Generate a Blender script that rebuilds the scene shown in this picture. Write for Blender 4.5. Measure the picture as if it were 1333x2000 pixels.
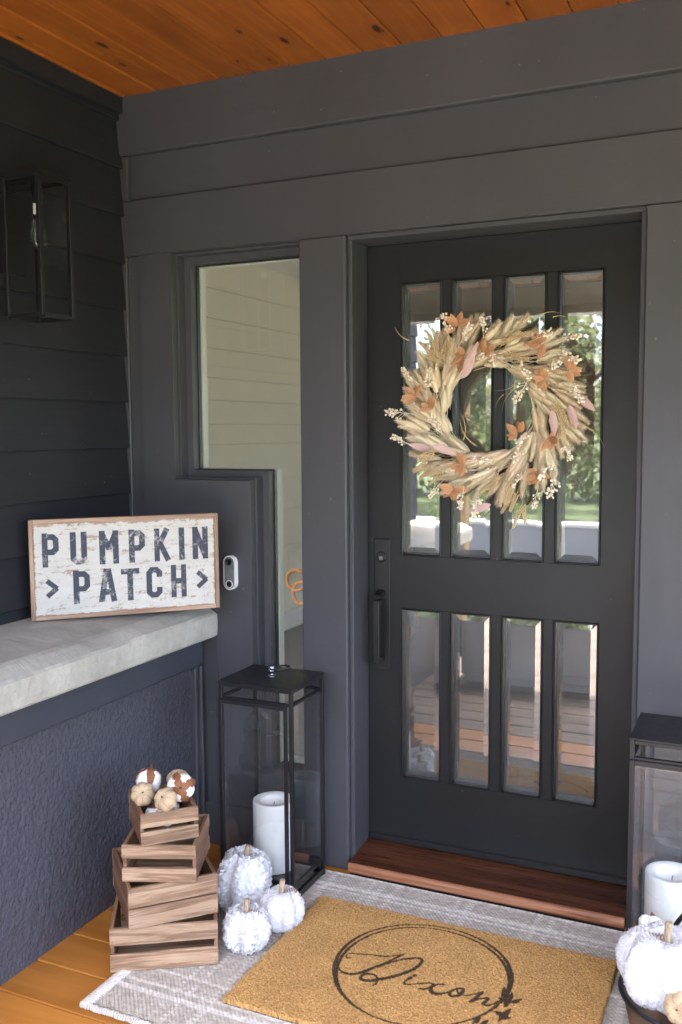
import bpy, math, random
import numpy as np
from mathutils import Vector, Matrix, noise as mnoise

S = bpy.context.scene
for o in list(bpy.data.objects):
    bpy.data.objects.remove(o)
COL = S.collection
R = math.radians

# ------------------------------------------------------------------ camera
CAM = np.array([2.2601, -2.9494, 1.5620]); YAW, PITCH, ROLL, FPX = 0.43071, -0.08685, -0.00639, 1844.07
_f = np.array([-math.sin(YAW)*math.cos(PITCH), math.cos(YAW)*math.cos(PITCH), math.sin(PITCH)])
_r0 = np.array([math.cos(YAW), math.sin(YAW), 0.0]); _u0 = np.cross(_r0, _f)
_r = math.cos(ROLL)*_r0 + math.sin(ROLL)*_u0; _u = -math.sin(ROLL)*_r0 + math.cos(ROLL)*_u0
cd = bpy.data.cameras.new('camera'); cam = bpy.data.objects.new('camera', cd); COL.objects.link(cam)
cam.matrix_world = Matrix(((_r[0], _u[0], -_f[0], CAM[0]), (_r[1], _u[1], -_f[1], CAM[1]), (_r[2], _u[2], -_f[2], CAM[2]), (0, 0, 0, 1)))
cd.sensor_fit = 'VERTICAL'; cd.sensor_height = 36.0; cd.lens = FPX/2000*36.0
cd.clip_start = 0.05; cd.clip_end = 2000
cd.dof.use_dof = True; cd.dof.focus_distance = 3.05; cd.dof.aperture_fstop = 3.5
S.camera = cam
def at(px, py, ax, val):
    """photograph pixel -> point on the plane (axis ax = val)"""
    d = _f + _r*(px-666.5)/FPX - _u*(py-1000)/FPX
    return CAM + d*((val-CAM[ax])/d[ax])

# ------------------------------------------------------------------ light
SUN_EL, SUN_AZ = R(75), R(175)          # azimuth: clockwise from +Y (the house faces -Y)
w = bpy.data.worlds.new('World'); S.world = w; w.use_nodes = True
nt = w.node_tree; bg = nt.nodes['Background']
sky = nt.nodes.new('ShaderNodeTexSky'); sky.sky_type = 'NISHITA'; sky.sun_disc = False
sky.sun_elevation = SUN_EL; sky.sun_rotation = SUN_AZ; sky.air_density = 0.52; sky.dust_density = 4.5; sky.ozone_density = 0.4
nt.links.new(sky.outputs[0], bg.inputs[0]); bg.inputs[1].default_value = 0.15
sl = bpy.data.lights.new('sun', 'SUN'); sl.energy = 2.0; sl.angle = R(0.53); sl.color = (1.0, 0.95, 0.88)
sun = bpy.data.objects.new('sun', sl); COL.objects.link(sun); sun.location = (-3, -8, 18)
sd = Vector((math.sin(SUN_AZ)*math.cos(SUN_EL), math.cos(SUN_AZ)*math.cos(SUN_EL), math.sin(SUN_EL)))
sun.rotation_euler = sd.to_track_quat('Z', 'Y').to_euler()
vs = S.view_settings; vs.view_transform = 'Standard'; vs.look = 'None'; vs.gamma = 1.0; vs.use_curve_mapping = False
vs.exposure = 4.2
S.cycles.max_bounces = 12; S.cycles.transparent_max_bounces = 16; S.cycles.diffuse_bounces = 6; S.cycles.glossy_bounces = 5

# ------------------------------------------------------------------ mesh helpers
class MB:
    def __init__(s): s.v = []; s.f = []
    def add(s, vs, fs, M=None):
        k = len(s.v)
        if M is not None: vs = [tuple(M @ Vector(p)) for p in vs]
        s.v += [tuple(p) for p in vs]; s.f += [tuple(i+k for i in q) for q in fs]
        return s
    def box(s, a, b, bev=0.0, M=None):
        (x0, y0, z0), (x1, y1, z1) = a, b
        m = min(x1-x0, y1-y0, z1-z0)
        e = min(bev, m*0.45)
        if e <= 0:
            V = [(x, y, z) for z in (z0, z1) for y in (y0, y1) for x in (x0, x1)]
            return s.add(V, [(0, 2, 3, 1), (4, 5, 7, 6), (0, 1, 5, 4), (2, 6, 7, 3), (0, 4, 6, 2), (1, 3, 7, 5)], M)
        V = []; idx = {}
        for cx in (0, 1):
            for cy in (0, 1):
                for cz in (0, 1):
                    P = [(x0, x1)[cx], (y0, y1)[cy], (z0, z1)[cz]]
                    for ax in range(3):
                        q = [P[i] + (e if (cx, cy, cz)[i] == 0 else -e) for i in range(3)]; q[ax] = P[ax]
                        idx[(cx, cy, cz, ax)] = len(V); V.append(tuple(q))
        F = []
        I = lambda c, ax: idx[(c[0], c[1], c[2], ax)]
        for ax in range(3):
            o1, o2 = (ax+1) % 3, (ax+2) % 3
            for sd_ in (0, 1):
                q = []
                for a_, b_ in ((0, 0), (1, 0), (1, 1), (0, 1)):
                    c = [0, 0, 0]; c[ax] = sd_; c[o1] = a_; c[o2] = b_; q.append(I(c, ax))
                F.append(tuple(q) if sd_ else tuple(q[::-1]))
        for ax in range(3):      # edges along ax
            o1, o2 = (ax+1) % 3, (ax+2) % 3
            for a_ in (0, 1):
                for b_ in (0, 1):
                    c0 = [0, 0, 0]; c0[o1] = a_; c0[o2] = b_; c1 = list(c0); c1[ax] = 1
                    q = (I(c0, o1), I(c1, o1), I(c1, o2), I(c0, o2))
                    F.append(q if a_ == b_ else q[::-1])
        for cx in (0, 1):
            for cy in (0, 1):
                for cz in (0, 1):
                    q = tuple(I((cx, cy, cz), a_) for a_ in range(3))
                    F.append(q if (cx+cy+cz) % 2 == 1 else q[::-1])
        return s.add(V, F, M)
    def prism(s, poly, ax, a, b, M=None):
        """poly in the two other axes (cyclic order ax+1, ax+2), extruded along ax"""
        n = len(poly); o1, o2 = (ax+1) % 3, (ax+2) % 3; V = []
        for t in (a, b):
            for p in poly:
                q = [0, 0, 0]; q[ax] = t; q[o1] = p[0]; q[o2] = p[1]; V.append(tuple(q))
        F = [tuple(range(n))[::-1], tuple(range(n, 2*n))] + [(i, (i+1) % n, n+(i+1) % n, n+i) for i in range(n)]
        return s.add(V, F, M)
    def tube(s, path, rad, n=8, M=None, closed=False):
        P = [Vector(p) for p in path]; k = len(P)
        rad = rad if isinstance(rad, (list, tuple)) else [rad]*k
        up = None; V = []
        for i in range(k):
            t = (P[(i+1) % k]-P[i-1]) if (closed or 0 < i < k-1) else (P[1]-P[0] if i == 0 else P[-1]-P[-2])
            t.normalize()
            if up is None:
                up = t.orthogonal().normalized()
            up = (up - t*up.dot(t)); up = up.normalized() if up.length > 1e-6 else t.orthogonal().normalized()
            sd_ = t.cross(up)
            for j in range(n):
                a_ = 2*math.pi*j/n; V.append(tuple(P[i] + (up*math.cos(a_)+sd_*math.sin(a_))*rad[i]))
        F = []
        for i in range(k if closed else k-1):
            i2 = (i+1) % k
            for j in range(n):
                j2 = (j+1) % n; F.append((i*n+j, i*n+j2, i2*n+j2, i2*n+j))
        if not closed: F += [tuple(range(n))[::-1], tuple(range((k-1)*n, k*n))]
        return s.add(V, F, M)
    def lathe(s, prof, n=24, M=None, cap=True):
        V = []; F = []
        for (r_, z_) in prof:
            for j in range(n):
                a_ = 2*math.pi*j/n; V.append((r_*math.cos(a_), r_*math.sin(a_), z_))
        for i in range(len(prof)-1):
            for j in range(n):
                j2 = (j+1) % n; F.append((i*n+j, i*n+j2, (i+1)*n+j2, (i+1)*n+j))
        if cap: F += [tuple(range(n))[::-1], tuple(range((len(prof)-1)*n, len(prof)*n))]
        return s.add(V, F, M)
    def ball(s, c, r_, n=8, m=6, sc=(1, 1, 1), M=None):
        prof = [(max(1e-4, math.sin(math.pi*i/m)), -math.cos(math.pi*i/m)) for i in range(m+1)]
        T = Matrix.Translation(c) @ Matrix.Diagonal((r_*sc[0], r_*sc[1], r_*sc[2], 1))
        return s.lathe(prof, n, (M @ T) if M is not None else T)
    def mesh(s, name, smooth=False):
        me = bpy.data.meshes.new(name); me.from_pydata(s.v, [], s.f); me.update()
        if smooth: me.polygons.foreach_set('use_smooth', [True]*len(me.polygons))
        return me

def npmesh(name, V, F, smooth=True, attrs=None):
    """fast mesh from numpy arrays; F is (n,3) or (n,4)"""
    me = bpy.data.meshes.new(name); V = np.asarray(V, np.float32); F = np.asarray(F, np.int32)
    me.vertices.add(len(V)); me.vertices.foreach_set('co', V.ravel())
    k = F.shape[1]; me.loops.add(F.size); me.loops.foreach_set('vertex_index', F.ravel())
    me.polygons.add(len(F)); me.polygons.foreach_set('loop_start', np.arange(len(F), dtype=np.int32)*k)
    me.polygons.foreach_set('loop_total', np.full(len(F), k, np.int32))
    me.update(calc_edges=True); me.validate()
    if smooth: me.polygons.foreach_set('use_smooth', [True]*len(me.polygons))
    for nm, arr in (attrs or {}).items():
        arr = np.asarray(arr, np.float32)
        if arr.ndim == 1: arr = np.stack([arr]*3, 1)
        a = me.color_attributes.new(nm, 'FLOAT_COLOR', 'POINT')
        a.data.foreach_set('color', np.concatenate([arr, np.ones((len(arr), 1), np.float32)], 1).ravel())
    return me

def grid_faces(nx, ny):
    i = np.arange(nx*ny).reshape(ny, nx)
    return np.stack([i[:-1, :-1], i[:-1, 1:], i[1:, 1:], i[1:, :-1]], -1).reshape(-1, 4)

def mk(name, me, mat=None, parent=None, loc=(0, 0, 0), rot=(0, 0, 0), smooth=False, world=True, scale=None):
    if isinstance(me, MB): me = me.mesh(name, smooth)
    o = bpy.data.objects.new(name, me); COL.objects.link(o)
    if mat is not None and len(me.materials) == 0: me.materials.append(mat)
    o.location = loc; o.rotation_euler = rot
    if scale is not None: o.scale = scale
    if parent is not None:
        o.parent = parent
        if world:      # mesh is written in world coordinates: undo the root's place
            q = parent; off = Vector((0, 0, 0))
            while q is not None: off += Vector(q.location); q = q.parent
            o.location = Vector(loc) - off
    return o
def tag(o, label, cat, group=None, kind=None):
    o['label'] = label; o['category'] = cat
    if group: o['group'] = group
    if kind: o['kind'] = kind
    return o
def thing(name, label, cat, loc=(0, 0, 0), rot=(0, 0, 0), group=None):
    o = bpy.data.objects.new(name, None); COL.objects.link(o); o.empty_display_size = 0.05
    o.location = loc; o.rotation_euler = rot
    return tag(o, label, cat, group)
def structure(name, loc=(0, 0, 0)):
    o = bpy.data.objects.new(name, None); COL.objects.link(o); o.location = loc; o['kind'] = 'structure'; return o
def bx(name, a, b, mat, parent, bev=0.002, world=True):
    return mk(name, MB().box(a, b, bev), mat, parent, world=world)

# ------------------------------------------------------------------ materials
class N:
    """small node-graph helper"""
    def __init__(s, name):
        s.m = bpy.data.materials.new(name); s.m.use_nodes = True; s.t = s.m.node_tree
        s.p = s.t.nodes['Principled BSDF']; s.out = s.t.nodes['Material Output']
    def n(s, typ, **kw):
        k = s.t.nodes.new(typ)
        for a, b in kw.items(): setattr(k, a, b)
        return k
    def L(s, a, b): s.t.links.new(a, b)
    def coord(s, scale=(1, 1, 1), rnd=True, out='Object'):
        c = s.n('ShaderNodeTexCoord'); mp = s.n('ShaderNodeMapping'); mp.inputs['Scale'].default_value = scale
        if rnd:
            oi = s.n('ShaderNodeObjectInfo'); va = s.n('ShaderNodeVectorMath', operation='SCALE'); va.inputs[0].default_value = (37.1, 51.7, 23.3)
            s.L(oi.outputs['Random'], va.inputs['Scale']); ad = s.n('ShaderNodeVectorMath', operation='ADD')
            s.L(c.outputs[out], ad.inputs[0]); s.L(va.outputs[0], ad.inputs[1]); s.L(ad.outputs[0], mp.inputs[0])
        else: s.L(c.outputs[out], mp.inputs[0])
        return mp.outputs[0]
    def noise(s, vec, scale, detail=4, rough=0.55, dist=0.0):
        k = s.n('ShaderNodeTexNoise'); k.inputs['Scale'].default_value = scale; k.inputs['Detail'].default_value = detail
        k.inputs['Roughness'].default_value = rough; k.inputs['Distortion'].default_value = dist
        if vec is not None: s.L(vec, k.inputs['Vector'])
        return k.outputs['Fac']
    def ramp(s, fac, stops):
        k = s.n('ShaderNodeValToRGB'); e = k.color_ramp.elements
        while len(e) < len(stops): e.new(0.5)
        for i, (p, c) in enumerate(stops):
            e[i].position = p; e[i].color = (c[0], c[1], c[2], 1) if not isinstance(c, (int, float)) else (c, c, c, 1)
        s.L(fac, k.inputs[0]); return k.outputs[0]
    def mix(s, fac, a, b, blend='MIX'):
        k = s.n('ShaderNodeMix', data_type='RGBA', blend_type=blend)
        for sock, v in ((k.inputs[0], fac), (k.inputs[6], a), (k.inputs[7], b)):
            if isinstance(v, (int, float)): sock.default_value = v
            elif isinstance(v, tuple): sock.default_value = (v[0], v[1], v[2], 1)
            else: s.L(v, sock)
        return k.outputs[2]
    def math(s, op, a, b=0.0):
        k = s.n('ShaderNodeMath', operation=op)
        for i, v in enumerate((a, b)):
            if isinstance(v, (int, float)): k.inputs[i].default_value = v
            else: s.L(v, k.inputs[i])
        return k.outputs[0]
    def rand(s): return s.n('ShaderNodeObjectInfo').outputs['Random']
    def attr(s, nm): return s.n('ShaderNodeAttribute', attribute_name=nm).outputs['Color']
    def base(s, c):
        if isinstance(c, tuple): s.p.inputs['Base Color'].default_value = (c[0], c[1], c[2], 1)
        else: s.L(c, s.p.inputs['Base Color'])
    def rough(s, v):
        if isinstance(v, (int, float)): s.p.inputs['Roughness'].default_value = v
        else: s.L(v, s.p.inputs['Roughness'])
    def bump(s, h, strength=0.3, dist=0.01):
        k = s.n('ShaderNodeBump'); k.inputs['Strength'].default_value = strength; k.inputs['Distance'].default_value = dist
        s.L(h, k.inputs['Height']); s.L(k.outputs[0], s.p.inputs['Normal'])
    def set(s, nm, v): s.p.inputs[nm].default_value = v

def paint(name, col, rough=0.5, grain=(30, 30, 4), bump=0.12, var=0.12, spec=0.5):
    g = N(name); v = g.coord(grain); a = g.noise(v, 1.0, 6, 0.6); b = g.noise(g.coord((3, 3, 3)), 1.0, 3)
    c0 = tuple(x*(1-var) for x in col); c1 = tuple(x*(1+var) for x in col)
    g.base(g.mix(b, c0, c1)); g.rough(g.ramp(a, [(0.2, rough-0.08), (0.8, rough+0.12)])); g.set('Specular IOR Level', spec)
    dz_ = g.noise(g.coord((1, 1, 1)), 55, 2, 0.5); dust = g.ramp(dz_, [(0.76, 0.0), (0.79, 0.35)])
    stn = g.ramp(g.noise(g.coord((1.5, 1.5, 0.7)), 2.0, 5, 0.6), [(0.45, 0.0), (0.75, 0.30)])
    prev = g.p.inputs['Base Color'].links[0].from_socket; g.base(g.mix(dust, g.mix(stn, prev, tuple(min(1, x*1.5+0.006) for x in col)), (0.30, 0.29, 0.27)))
    sp = g.noise(g.coord((60, 60, 60)), 1.0, 2); h = g.math('ADD', a, g.math('MULTIPLY', sp, 0.25))
    g.bump(h, bump, 0.004); return g.m
def plain(name, col, rough=0.5, metal=0.0, spec=0.5, nscale=40, var=0.1, bump=0.0):
    g = N(name); a = g.noise(g.coord((1, 1, 1)), nscale, 4)
    g.base(g.mix(a, tuple(x*(1-var) for x in col), tuple(min(1, x*(1+var)) for x in col)))
    g.rough(g.ramp(a, [(0.25, max(0.02, rough-0.06)), (0.75, min(1, rough+0.06))])); g.set('Metallic', metal); g.set('Specular IOR Level', spec)
    if bump: g.bump(a, bump, 0.003)
    return g.m
def wood(name, dark, mid, light, axis='x', scale=1.0, rough=0.5, knots=0.0, knotcol=(0.03, 0.012, 0.004), randv=0.25, bump=0.15, spec=0.4, ring=9.0):
    g = N(name); i = 'xyz'.index(axis)
    sc = [14.0*scale]*3; sc[i] = 0.9*scale
    vec = g.coord(tuple(sc)); oi = g.rand()
    kn = None
    if knots:
        ks = [6.0, 6.0, 6.0]; ks[i] = 2.4
        kv = g.n('ShaderNodeTexVoronoi', voronoi_dimensions='2D'); kv.inputs['Scale'].default_value = knots; g.L(g.coord(tuple(ks)), kv.inputs['Vector'])
        d = kv.outputs['Distance']; sep = g.n('ShaderNodeSeparateColor'); g.L(kv.outputs['Color'], sep.inputs[0])
        on = g.math('GREATER_THAN', sep.outputs[0], 0.45)
        size = g.math('ADD', 0.04, g.math('MULTIPLY', sep.outputs[1], 0.10))
        q = g.math('DIVIDE', d, size); kn = g.math('MULTIPLY', on, g.ramp(q, [(0.55, 1.0), (1.0, 0.0)]))
        halo = g.math('MULTIPLY', on, g.ramp(g.math('DIVIDE', d, 4.0), [(0.0, 1.0), (0.09, 0.0)]))
        vadd = g.n('ShaderNodeVectorMath', operation='SCALE'); vadd.inputs[0].default_value = (1.2, 1.2, 1.2); g.L(halo, vadd.inputs['Scale'])
        va = g.n('ShaderNodeVectorMath', operation='ADD'); g.L(vec, va.inputs[0]); g.L(vadd.outputs[0], va.inputs[1]); vec = va.outputs[0]
    a = g.noise(vec, 1.0, 5, 0.6, 0.6)
    rg = g.math('SINE', g.math('MULTIPLY', a, ring*6.283)); rg = g.math('MULTIPLY_ADD', rg, 0.5); 
    rg.node.inputs[2].default_value = 0.5
    fs = [90.0*scale]*3; fs[i] = 3.0*scale; fine = g.noise(g.coord(tuple(fs)), 1.0, 4, 0.65)
    blot = g.noise(g.coord((5, 5, 5)), 1.0, 3)
    c = g.ramp(g.math('ADD', g.math('MULTIPLY', rg, 0.35), g.math('ADD', g.math('MULTIPLY', fine, 0.35), g.math('MULTIPLY', blot, 0.35))), [(0.25, dark), (0.52, mid), (0.82, light)])
    hs = g.n('ShaderNodeHueSaturation'); g.L(c, hs.inputs['Color'])
    vv = g.math('ADD', 1.0-randv, g.math('MULTIPLY', oi, 2*randv)); g.L(vv, hs.inputs['Value']); c = hs.outputs[0]
    if kn is not None:
        c = g.mix(g.math('MULTIPLY', halo, 0.45), c, dark); c = g.mix(kn, c, knotcol)
    g.base(c); g.rough(g.ramp(fine, [(0.3, rough-0.08), (0.7, rough+0.12)])); g.set('Specular IOR Level', spec)
    g.bump(g.math('ADD', fine, g.math('MULTIPLY', rg, 0.3)), bump, 0.003)
    return g.m
def glass(name, refl=0.08, tint=(0.95, 0.97, 0.96), rough=0.0, dirt_veil=0.0, ior=1.5):
    g = N(name); t = g.t; t.nodes.remove(g.p)
    tr = g.n('ShaderNodeBsdfTransparent'); tr.inputs[0].default_value = (*tint, 1)
    gl = g.n('ShaderNodeBsdfGlossy'); gl.inputs['Roughness'].default_value = rough
    lw = g.n('ShaderNodeLayerWeight'); lw.inputs[0].default_value = 0.5; f0 = ((ior-1)/(ior+1))**2      # Schlick, same from both sides of the thin pane
    k = g.n('ShaderNodeMath', operation='ADD', use_clamp=True); g.L(g.math('MULTIPLY', g.math('POWER', lw.outputs['Facing'], 5.0), 1-f0), k.inputs[0]); k.inputs[1].default_value = refl+f0
    mx = g.n('ShaderNodeMixShader'); g.L(k.outputs[0], mx.inputs[0]); g.L(tr.outputs[0], mx.inputs[1]); g.L(gl.outputs[0], mx.inputs[2])
    last = mx
    if dirt_veil:
        df = g.n('ShaderNodeBsdfDiffuse'); df.inputs[0].default_value = (0.7, 0.7, 0.68, 1)
        a = g.noise(g.coord((9, 9, 5)), 1.0, 6, 0.7); m2 = g.n('ShaderNodeMixShader')
        g.L(g.math('MULTIPLY', g.ramp(a, [(0.45, 0.25), (0.8, 1.0)]), dirt_veil), m2.inputs[0]); g.L(mx.outputs[0], m2.inputs[1]); g.L(df.outputs[0], m2.inputs[2]); last = m2
    g.L(last.outputs[0], g.out.inputs[0]); return g.m

M_PAINT = paint('charcoal_paint', (0.052, 0.053, 0.059), 0.52)
M_PAINTH = paint('charcoal_paint_horizontal', (0.052, 0.053, 0.059), 0.52, grain=(4, 30, 30))
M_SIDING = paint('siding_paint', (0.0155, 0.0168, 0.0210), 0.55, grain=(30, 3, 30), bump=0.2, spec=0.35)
M_DOOR = paint('door_paint', (0.0135, 0.0142, 0.0148), 0.38, grain=(40, 40, 3), bump=0.10, var=0.25, spec=0.33)
M_DOORH = paint('door_paint_rail', (0.0135, 0.0142, 0.0148), 0.38, grain=(3, 40, 40), bump=0.10, var=0.25, spec=0.33)
M_LEDGEP = paint('blue_grey_trim_paint', (0.042, 0.045, 0.058), 0.5, grain=(30, 3, 30))
M_BLACK = plain('black_metal', (0.008, 0.008, 0.009), 0.42, 0.0, 0.5, 60, 0.3, 0.05)
M_IRON = plain('lantern_iron', (0.013, 0.013, 0.0145), 0.36, 0.1, 0.5, 50, 0.3, 0.05)
M_CHROME = plain('dark_chrome', (0.25, 0.25, 0.27), 0.22, 1.0, 0.5, 60, 0.2)
M_CEIL = wood('stained_pine', (0.22, 0.055, 0.006), (0.33, 0.096, 0.011), (0.41, 0.135, 0.018), 'y', 1.3, 0.5, knots=1.45, knotcol=(0.04, 0.012, 0.003), randv=0.16, ring=1.6)
M_DECK = wood('stained_deck', (0.29, 0.108, 0.016), (0.38, 0.148, 0.024), (0.45, 0.185, 0.036), 'x', 0.8, 0.42, randv=0.10, bump=0.18, ring=2.0)
M_DECKMUTE = wood('muted_deck', (0.085, 0.062, 0.046), (0.135, 0.100, 0.076), (0.19, 0.145, 0.112), 'x', 0.8, 0.6, randv=0.12, bump=0.2, ring=2.0)  # reflection haze and weaker warm bounce painted into the unseen terrace boards
M_SILL = wood('mahogany_sill', (0.038, 0.012, 0.005), (0.068, 0.022, 0.009), (0.11, 0.040, 0.016), 'x', 1.2, 0.3, randv=0.0, ring=3)
M_SILLF = wood('worn_sill_edge', (0.17, 0.062, 0.026), (0.28, 0.115, 0.052), (0.40, 0.19, 0.10), 'x', 1.2, 0.45, randv=0.0, ring=3)
M_CRATE = wood('crate_slat_wood', (0.150, 0.085, 0.047), (0.27, 0.168, 0.097), (0.42, 0.295, 0.185), 'x', 3.0, 0.65, randv=0.12, bump=0.3, ring=3)
M_CRATEE = wood('crate_end_wood', (0.10, 0.048, 0.025), (0.19, 0.098, 0.054), (0.27, 0.15, 0.088), 'y', 1.6, 0.65, randv=0.12, bump=0.25, ring=3)
M_SIGNF = wood('sign_frame_wood', (0.22, 0.13, 0.085), (0.36, 0.235, 0.155), (0.46, 0.32, 0.22), 'x', 2.0, 0.6, randv=0.1, ring=3)
M_POST = wood('tan_post_wood', (0.30, 0.18, 0.07), (0.45, 0.29, 0.13), (0.55, 0.38, 0.2), 'z', 1.0, 0.6, randv=0.05)
M_BENT = wood('bent_wood', (0.42, 0.12, 0.02), (0.62, 0.22, 0.05), (0.75, 0.32, 0.09), 'z', 2.0, 0.3, randv=0.05)
M_TWIG = plain('twig_bark', (0.10, 0.062, 0.035), 0.8, 0, 0.2, 90, 0.4)
M_STEM = wood('cut_stem', (0.20, 0.14, 0.09), (0.36, 0.27, 0.17), (0.54, 0.44, 0.30), 'z', 6, 0.7, randv=0.15)
M_TENDRIL = plain('tendril', (0.26, 0.16, 0.09), 0.6, 0, 0.3, 90, 0.3)
M_WAX = plain('candle_wax', (0.80, 0.785, 0.73), 0.45, 0, 0.4, 30, 0.04); 
M_WAX.node_tree.nodes['Principled BSDF'].inputs['Subsurface Weight'].default_value = 0.25
M_WAX.node_tree.nodes['Principled BSDF'].inputs['Subsurface Radius'].default_value = (0.02, 0.018, 0.015)
def m_chen():
    g = N('white_chenille'); a = g.noise(g.coord((1, 1, 1)), 60, 4); c = g.mix(a, (0.86, 0.855, 0.85), (0.90, 0.90, 0.90)); g.base(c); g.rough(0.95); g.set('Specular IOR Level', 0.1)
    tr = g.n('ShaderNodeBsdfTranslucent'); g.L(c, tr.inputs[0]); mx = g.n('ShaderNodeMixShader'); mx.inputs[0].default_value = 0.40
    g.L(g.p.outputs[0], mx.inputs[1]); g.L(tr.outputs[0], mx.inputs[2]); g.L(mx.outputs[0], g.out.inputs[0]); return g.m
M_CHEN = m_chen()
M_COTTON = plain('cotton', (0.84, 0.83, 0.80), 0.95, 0, 0.1, 60, 0.04)
M_BRACT = plain('boll_husk', (0.24, 0.095, 0.04), 0.6, 0, 0.3, 60, 0.4)
M_WHITE = plain('white_paint', (0.76, 0.76, 0.74), 0.5, 0, 0.4, 12, 0.04)
M_CREAM = plain('cream_wall_paint', (0.78, 0.73, 0.61), 0.6, 0, 0.3, 6, 0.05)
M_INFLOOR = plain('grey_carpet', (0.22, 0.20, 0.18), 0.9, 0, 0.2, 120, 0.4, 0.3)
M_INDARK = plain('interior_taupe', (0.20, 0.19, 0.17), 0.8, 0, 0.2, 8, 0.1)
M_BEAM = plain('pale_beam_paint', (0.46, 0.455, 0.44), 0.55, 0, 0.4, 10, 0.06)
M_GREYPOST = plain('grey_post_paint', (0.20, 0.20, 0.21), 0.55, 0, 0.4, 10, 0.08)
M_GL_DOOR = glass('door_glass', 0.30, (0.6, 0.63, 0.6), 0.0, 0.12)  # strong diffuse veil imitates the pale haze of reflections on the panes
M_GL_WIN = glass('window_glass', 0.03, (0.93, 0.95, 0.92), 0.0, 0.015)
M_GL_LAN = glass('lantern_glass', 0.02, (0.965, 0.975, 0.975), 0.0, 0.012)
M_GL_SCO = glass('sconce_glass', 0.0, (0.96, 0.97, 0.97))
M_GL_BULB = glass('bulb_glass', 0.06, (0.92, 0.93, 0.92))

def m_stucco():
    g = N('painted_stucco'); v = g.coord((1, 1, 1), rnd=False)
    a = g.noise(v, 110, 4, 0.6, 0.6); b = g.noise(v, 260, 3, 0.6)
    g.base(g.mix(a, (0.048, 0.050, 0.063), (0.074, 0.077, 0.094))); g.rough(0.27); g.set('Specular IOR Level', 0.7)
    g.bump(g.math('ADD', a, g.math('MULTIPLY', b, 0.5)), 0.85, 0.010); return g.m
M_STUCCO = m_stucco()
def m_concrete():
    g = N('cast_concrete'); v = g.coord((1, 1, 1), rnd=False)
    a = g.noise(v, 5, 6, 0.65, 0.5); b = g.noise(v, 60, 5, 0.7); p = g.noise(v, 130, 2)
    c = g.ramp(a, [(0.25, (0.31, 0.295, 0.25)), (0.5, (0.41, 0.395, 0.34)), (0.8, (0.53, 0.515, 0.45))])
    c = g.mix(g.ramp(b, [(0.45, 0.0), (0.8, 0.5)]), c, (0.27, 0.265, 0.24)); c = g.mix(g.ramp(p, [(0.70, 0.0), (0.76, 0.7)]), c, (0.10, 0.10, 0.09))
    g.base(c); g.rough(0.75); g.bump(g.math('ADD', a, g.math('MULTIPLY', b, 0.5)), 0.35, 0.006); return g.m
M_CONC = m_concrete()
def m_attr(name, rough, nsc, var, bump, spec=0.2, bd=0.003):
    g = N(name); v = g.coord((1, 1, 1), rnd=False); a = g.noise(v, nsc, 3, 0.7)
    g.base(g.mix(1.0, g.attr('col'), g.ramp(a, [(0.25, 1-var), (0.75, 1.0)]), 'MULTIPLY')); g.rough(rough); g.set('Specular IOR Level', spec)
    g.bump(a, bump, bd); return g.m
M_RUG = m_attr('rug_yarn', 0.9, 260, 0.3, 0.5); M_COIR = m_attr('coir_fibre', 0.95, 420, 0.45, 0.7)
def m_burlap():
    g = N('burlap'); c = g.n('ShaderNodeTexCoord'); wv = []
    for d in ('X', 'Z'):
        k = g.n('ShaderNodeTexWave', bands_direction=d); k.inputs['Scale'].default_value = 130; k.inputs['Distortion'].default_value = 1.5
        k.inputs['Detail'].default_value = 2; g.L(c.outputs['Object'], k.inputs['Vector']); wv.append(k.outputs['Fac'])
    h = g.math('MULTIPLY', wv[0], wv[1]); a = g.noise(c.outputs['Object'], 35, 4)
    g.base(g.mix(g.math('ADD', g.math('MULTIPLY', h, 0.5), g.math('MULTIPLY', a, 0.5)), (0.40, 0.28, 0.155), (0.68, 0.53, 0.34))); g.rough(0.9); g.bump(h, 0.6, 0.002); return g.m
M_BURLAP = m_burlap()
def m_petal(name, c0, c1, c2, rough=0.7, trans=0.15):
    g = N(name); a = g.noise(g.coord((1, 1, 1)), 45, 3); r_ = g.rand()
    g.base(g.mix(g.math('MULTIPLY', a, 0.5), g.mix(r_, c0, c1), c2)); g.rough(rough); g.set('Specular IOR Level', 0.2)
    return g.m
M_PLUME = m_petal('bunny_tail_plume', (0.84, 0.76, 0.54), (0.78, 0.62, 0.42), (0.90, 0.85, 0.68), 0.95)
def m_rust():
    g = N('rust_leaf'); c = g.n('ShaderNodeTexCoord'); sp = g.n('ShaderNodeSeparateXYZ'); g.L(c.outputs['Object'], sp.inputs[0]); a = g.noise(g.coord((1, 1, 1)), 70, 4, 0.65)
    col = g.mix(g.rand(), (0.42, 0.175, 0.065), (0.24, 0.080, 0.036)); col = g.mix(a, col, (0.52, 0.29, 0.14))
    vein = g.math('ABSOLUTE', sp.outputs[0]); col = g.mix(g.ramp(g.math('MULTIPLY', vein, 500.0), [(0.25, 0.55), (0.6, 0.0)]), col, (0.16, 0.06, 0.03))
    tipd = g.ramp(g.math('MULTIPLY', sp.outputs[2], 18.0), [(0.3, 0.0), (0.95, 0.35)]); col = g.mix(tipd, col, (0.58, 0.36, 0.19)); g.base(col); g.rough(0.65); g.bump(a, 0.3, 0.002); return g.m
M_RUST = m_rust()
M_RUSTB = m_petal('rust_leaf_plain', (0.46, 0.20, 0.075), (0.34, 0.115, 0.045), (0.58, 0.32, 0.15), 0.6)
M_MAUVE = m_petal('mauve_leaf', (0.56, 0.38, 0.33), (0.46, 0.30, 0.29), (0.60, 0.46, 0.40), 0.6)
M_WHEAT = m_petal('wheat_ear', (0.62, 0.46, 0.24), (0.54, 0.40, 0.21), (0.72, 0.58, 0.36), 0.8)
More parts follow.
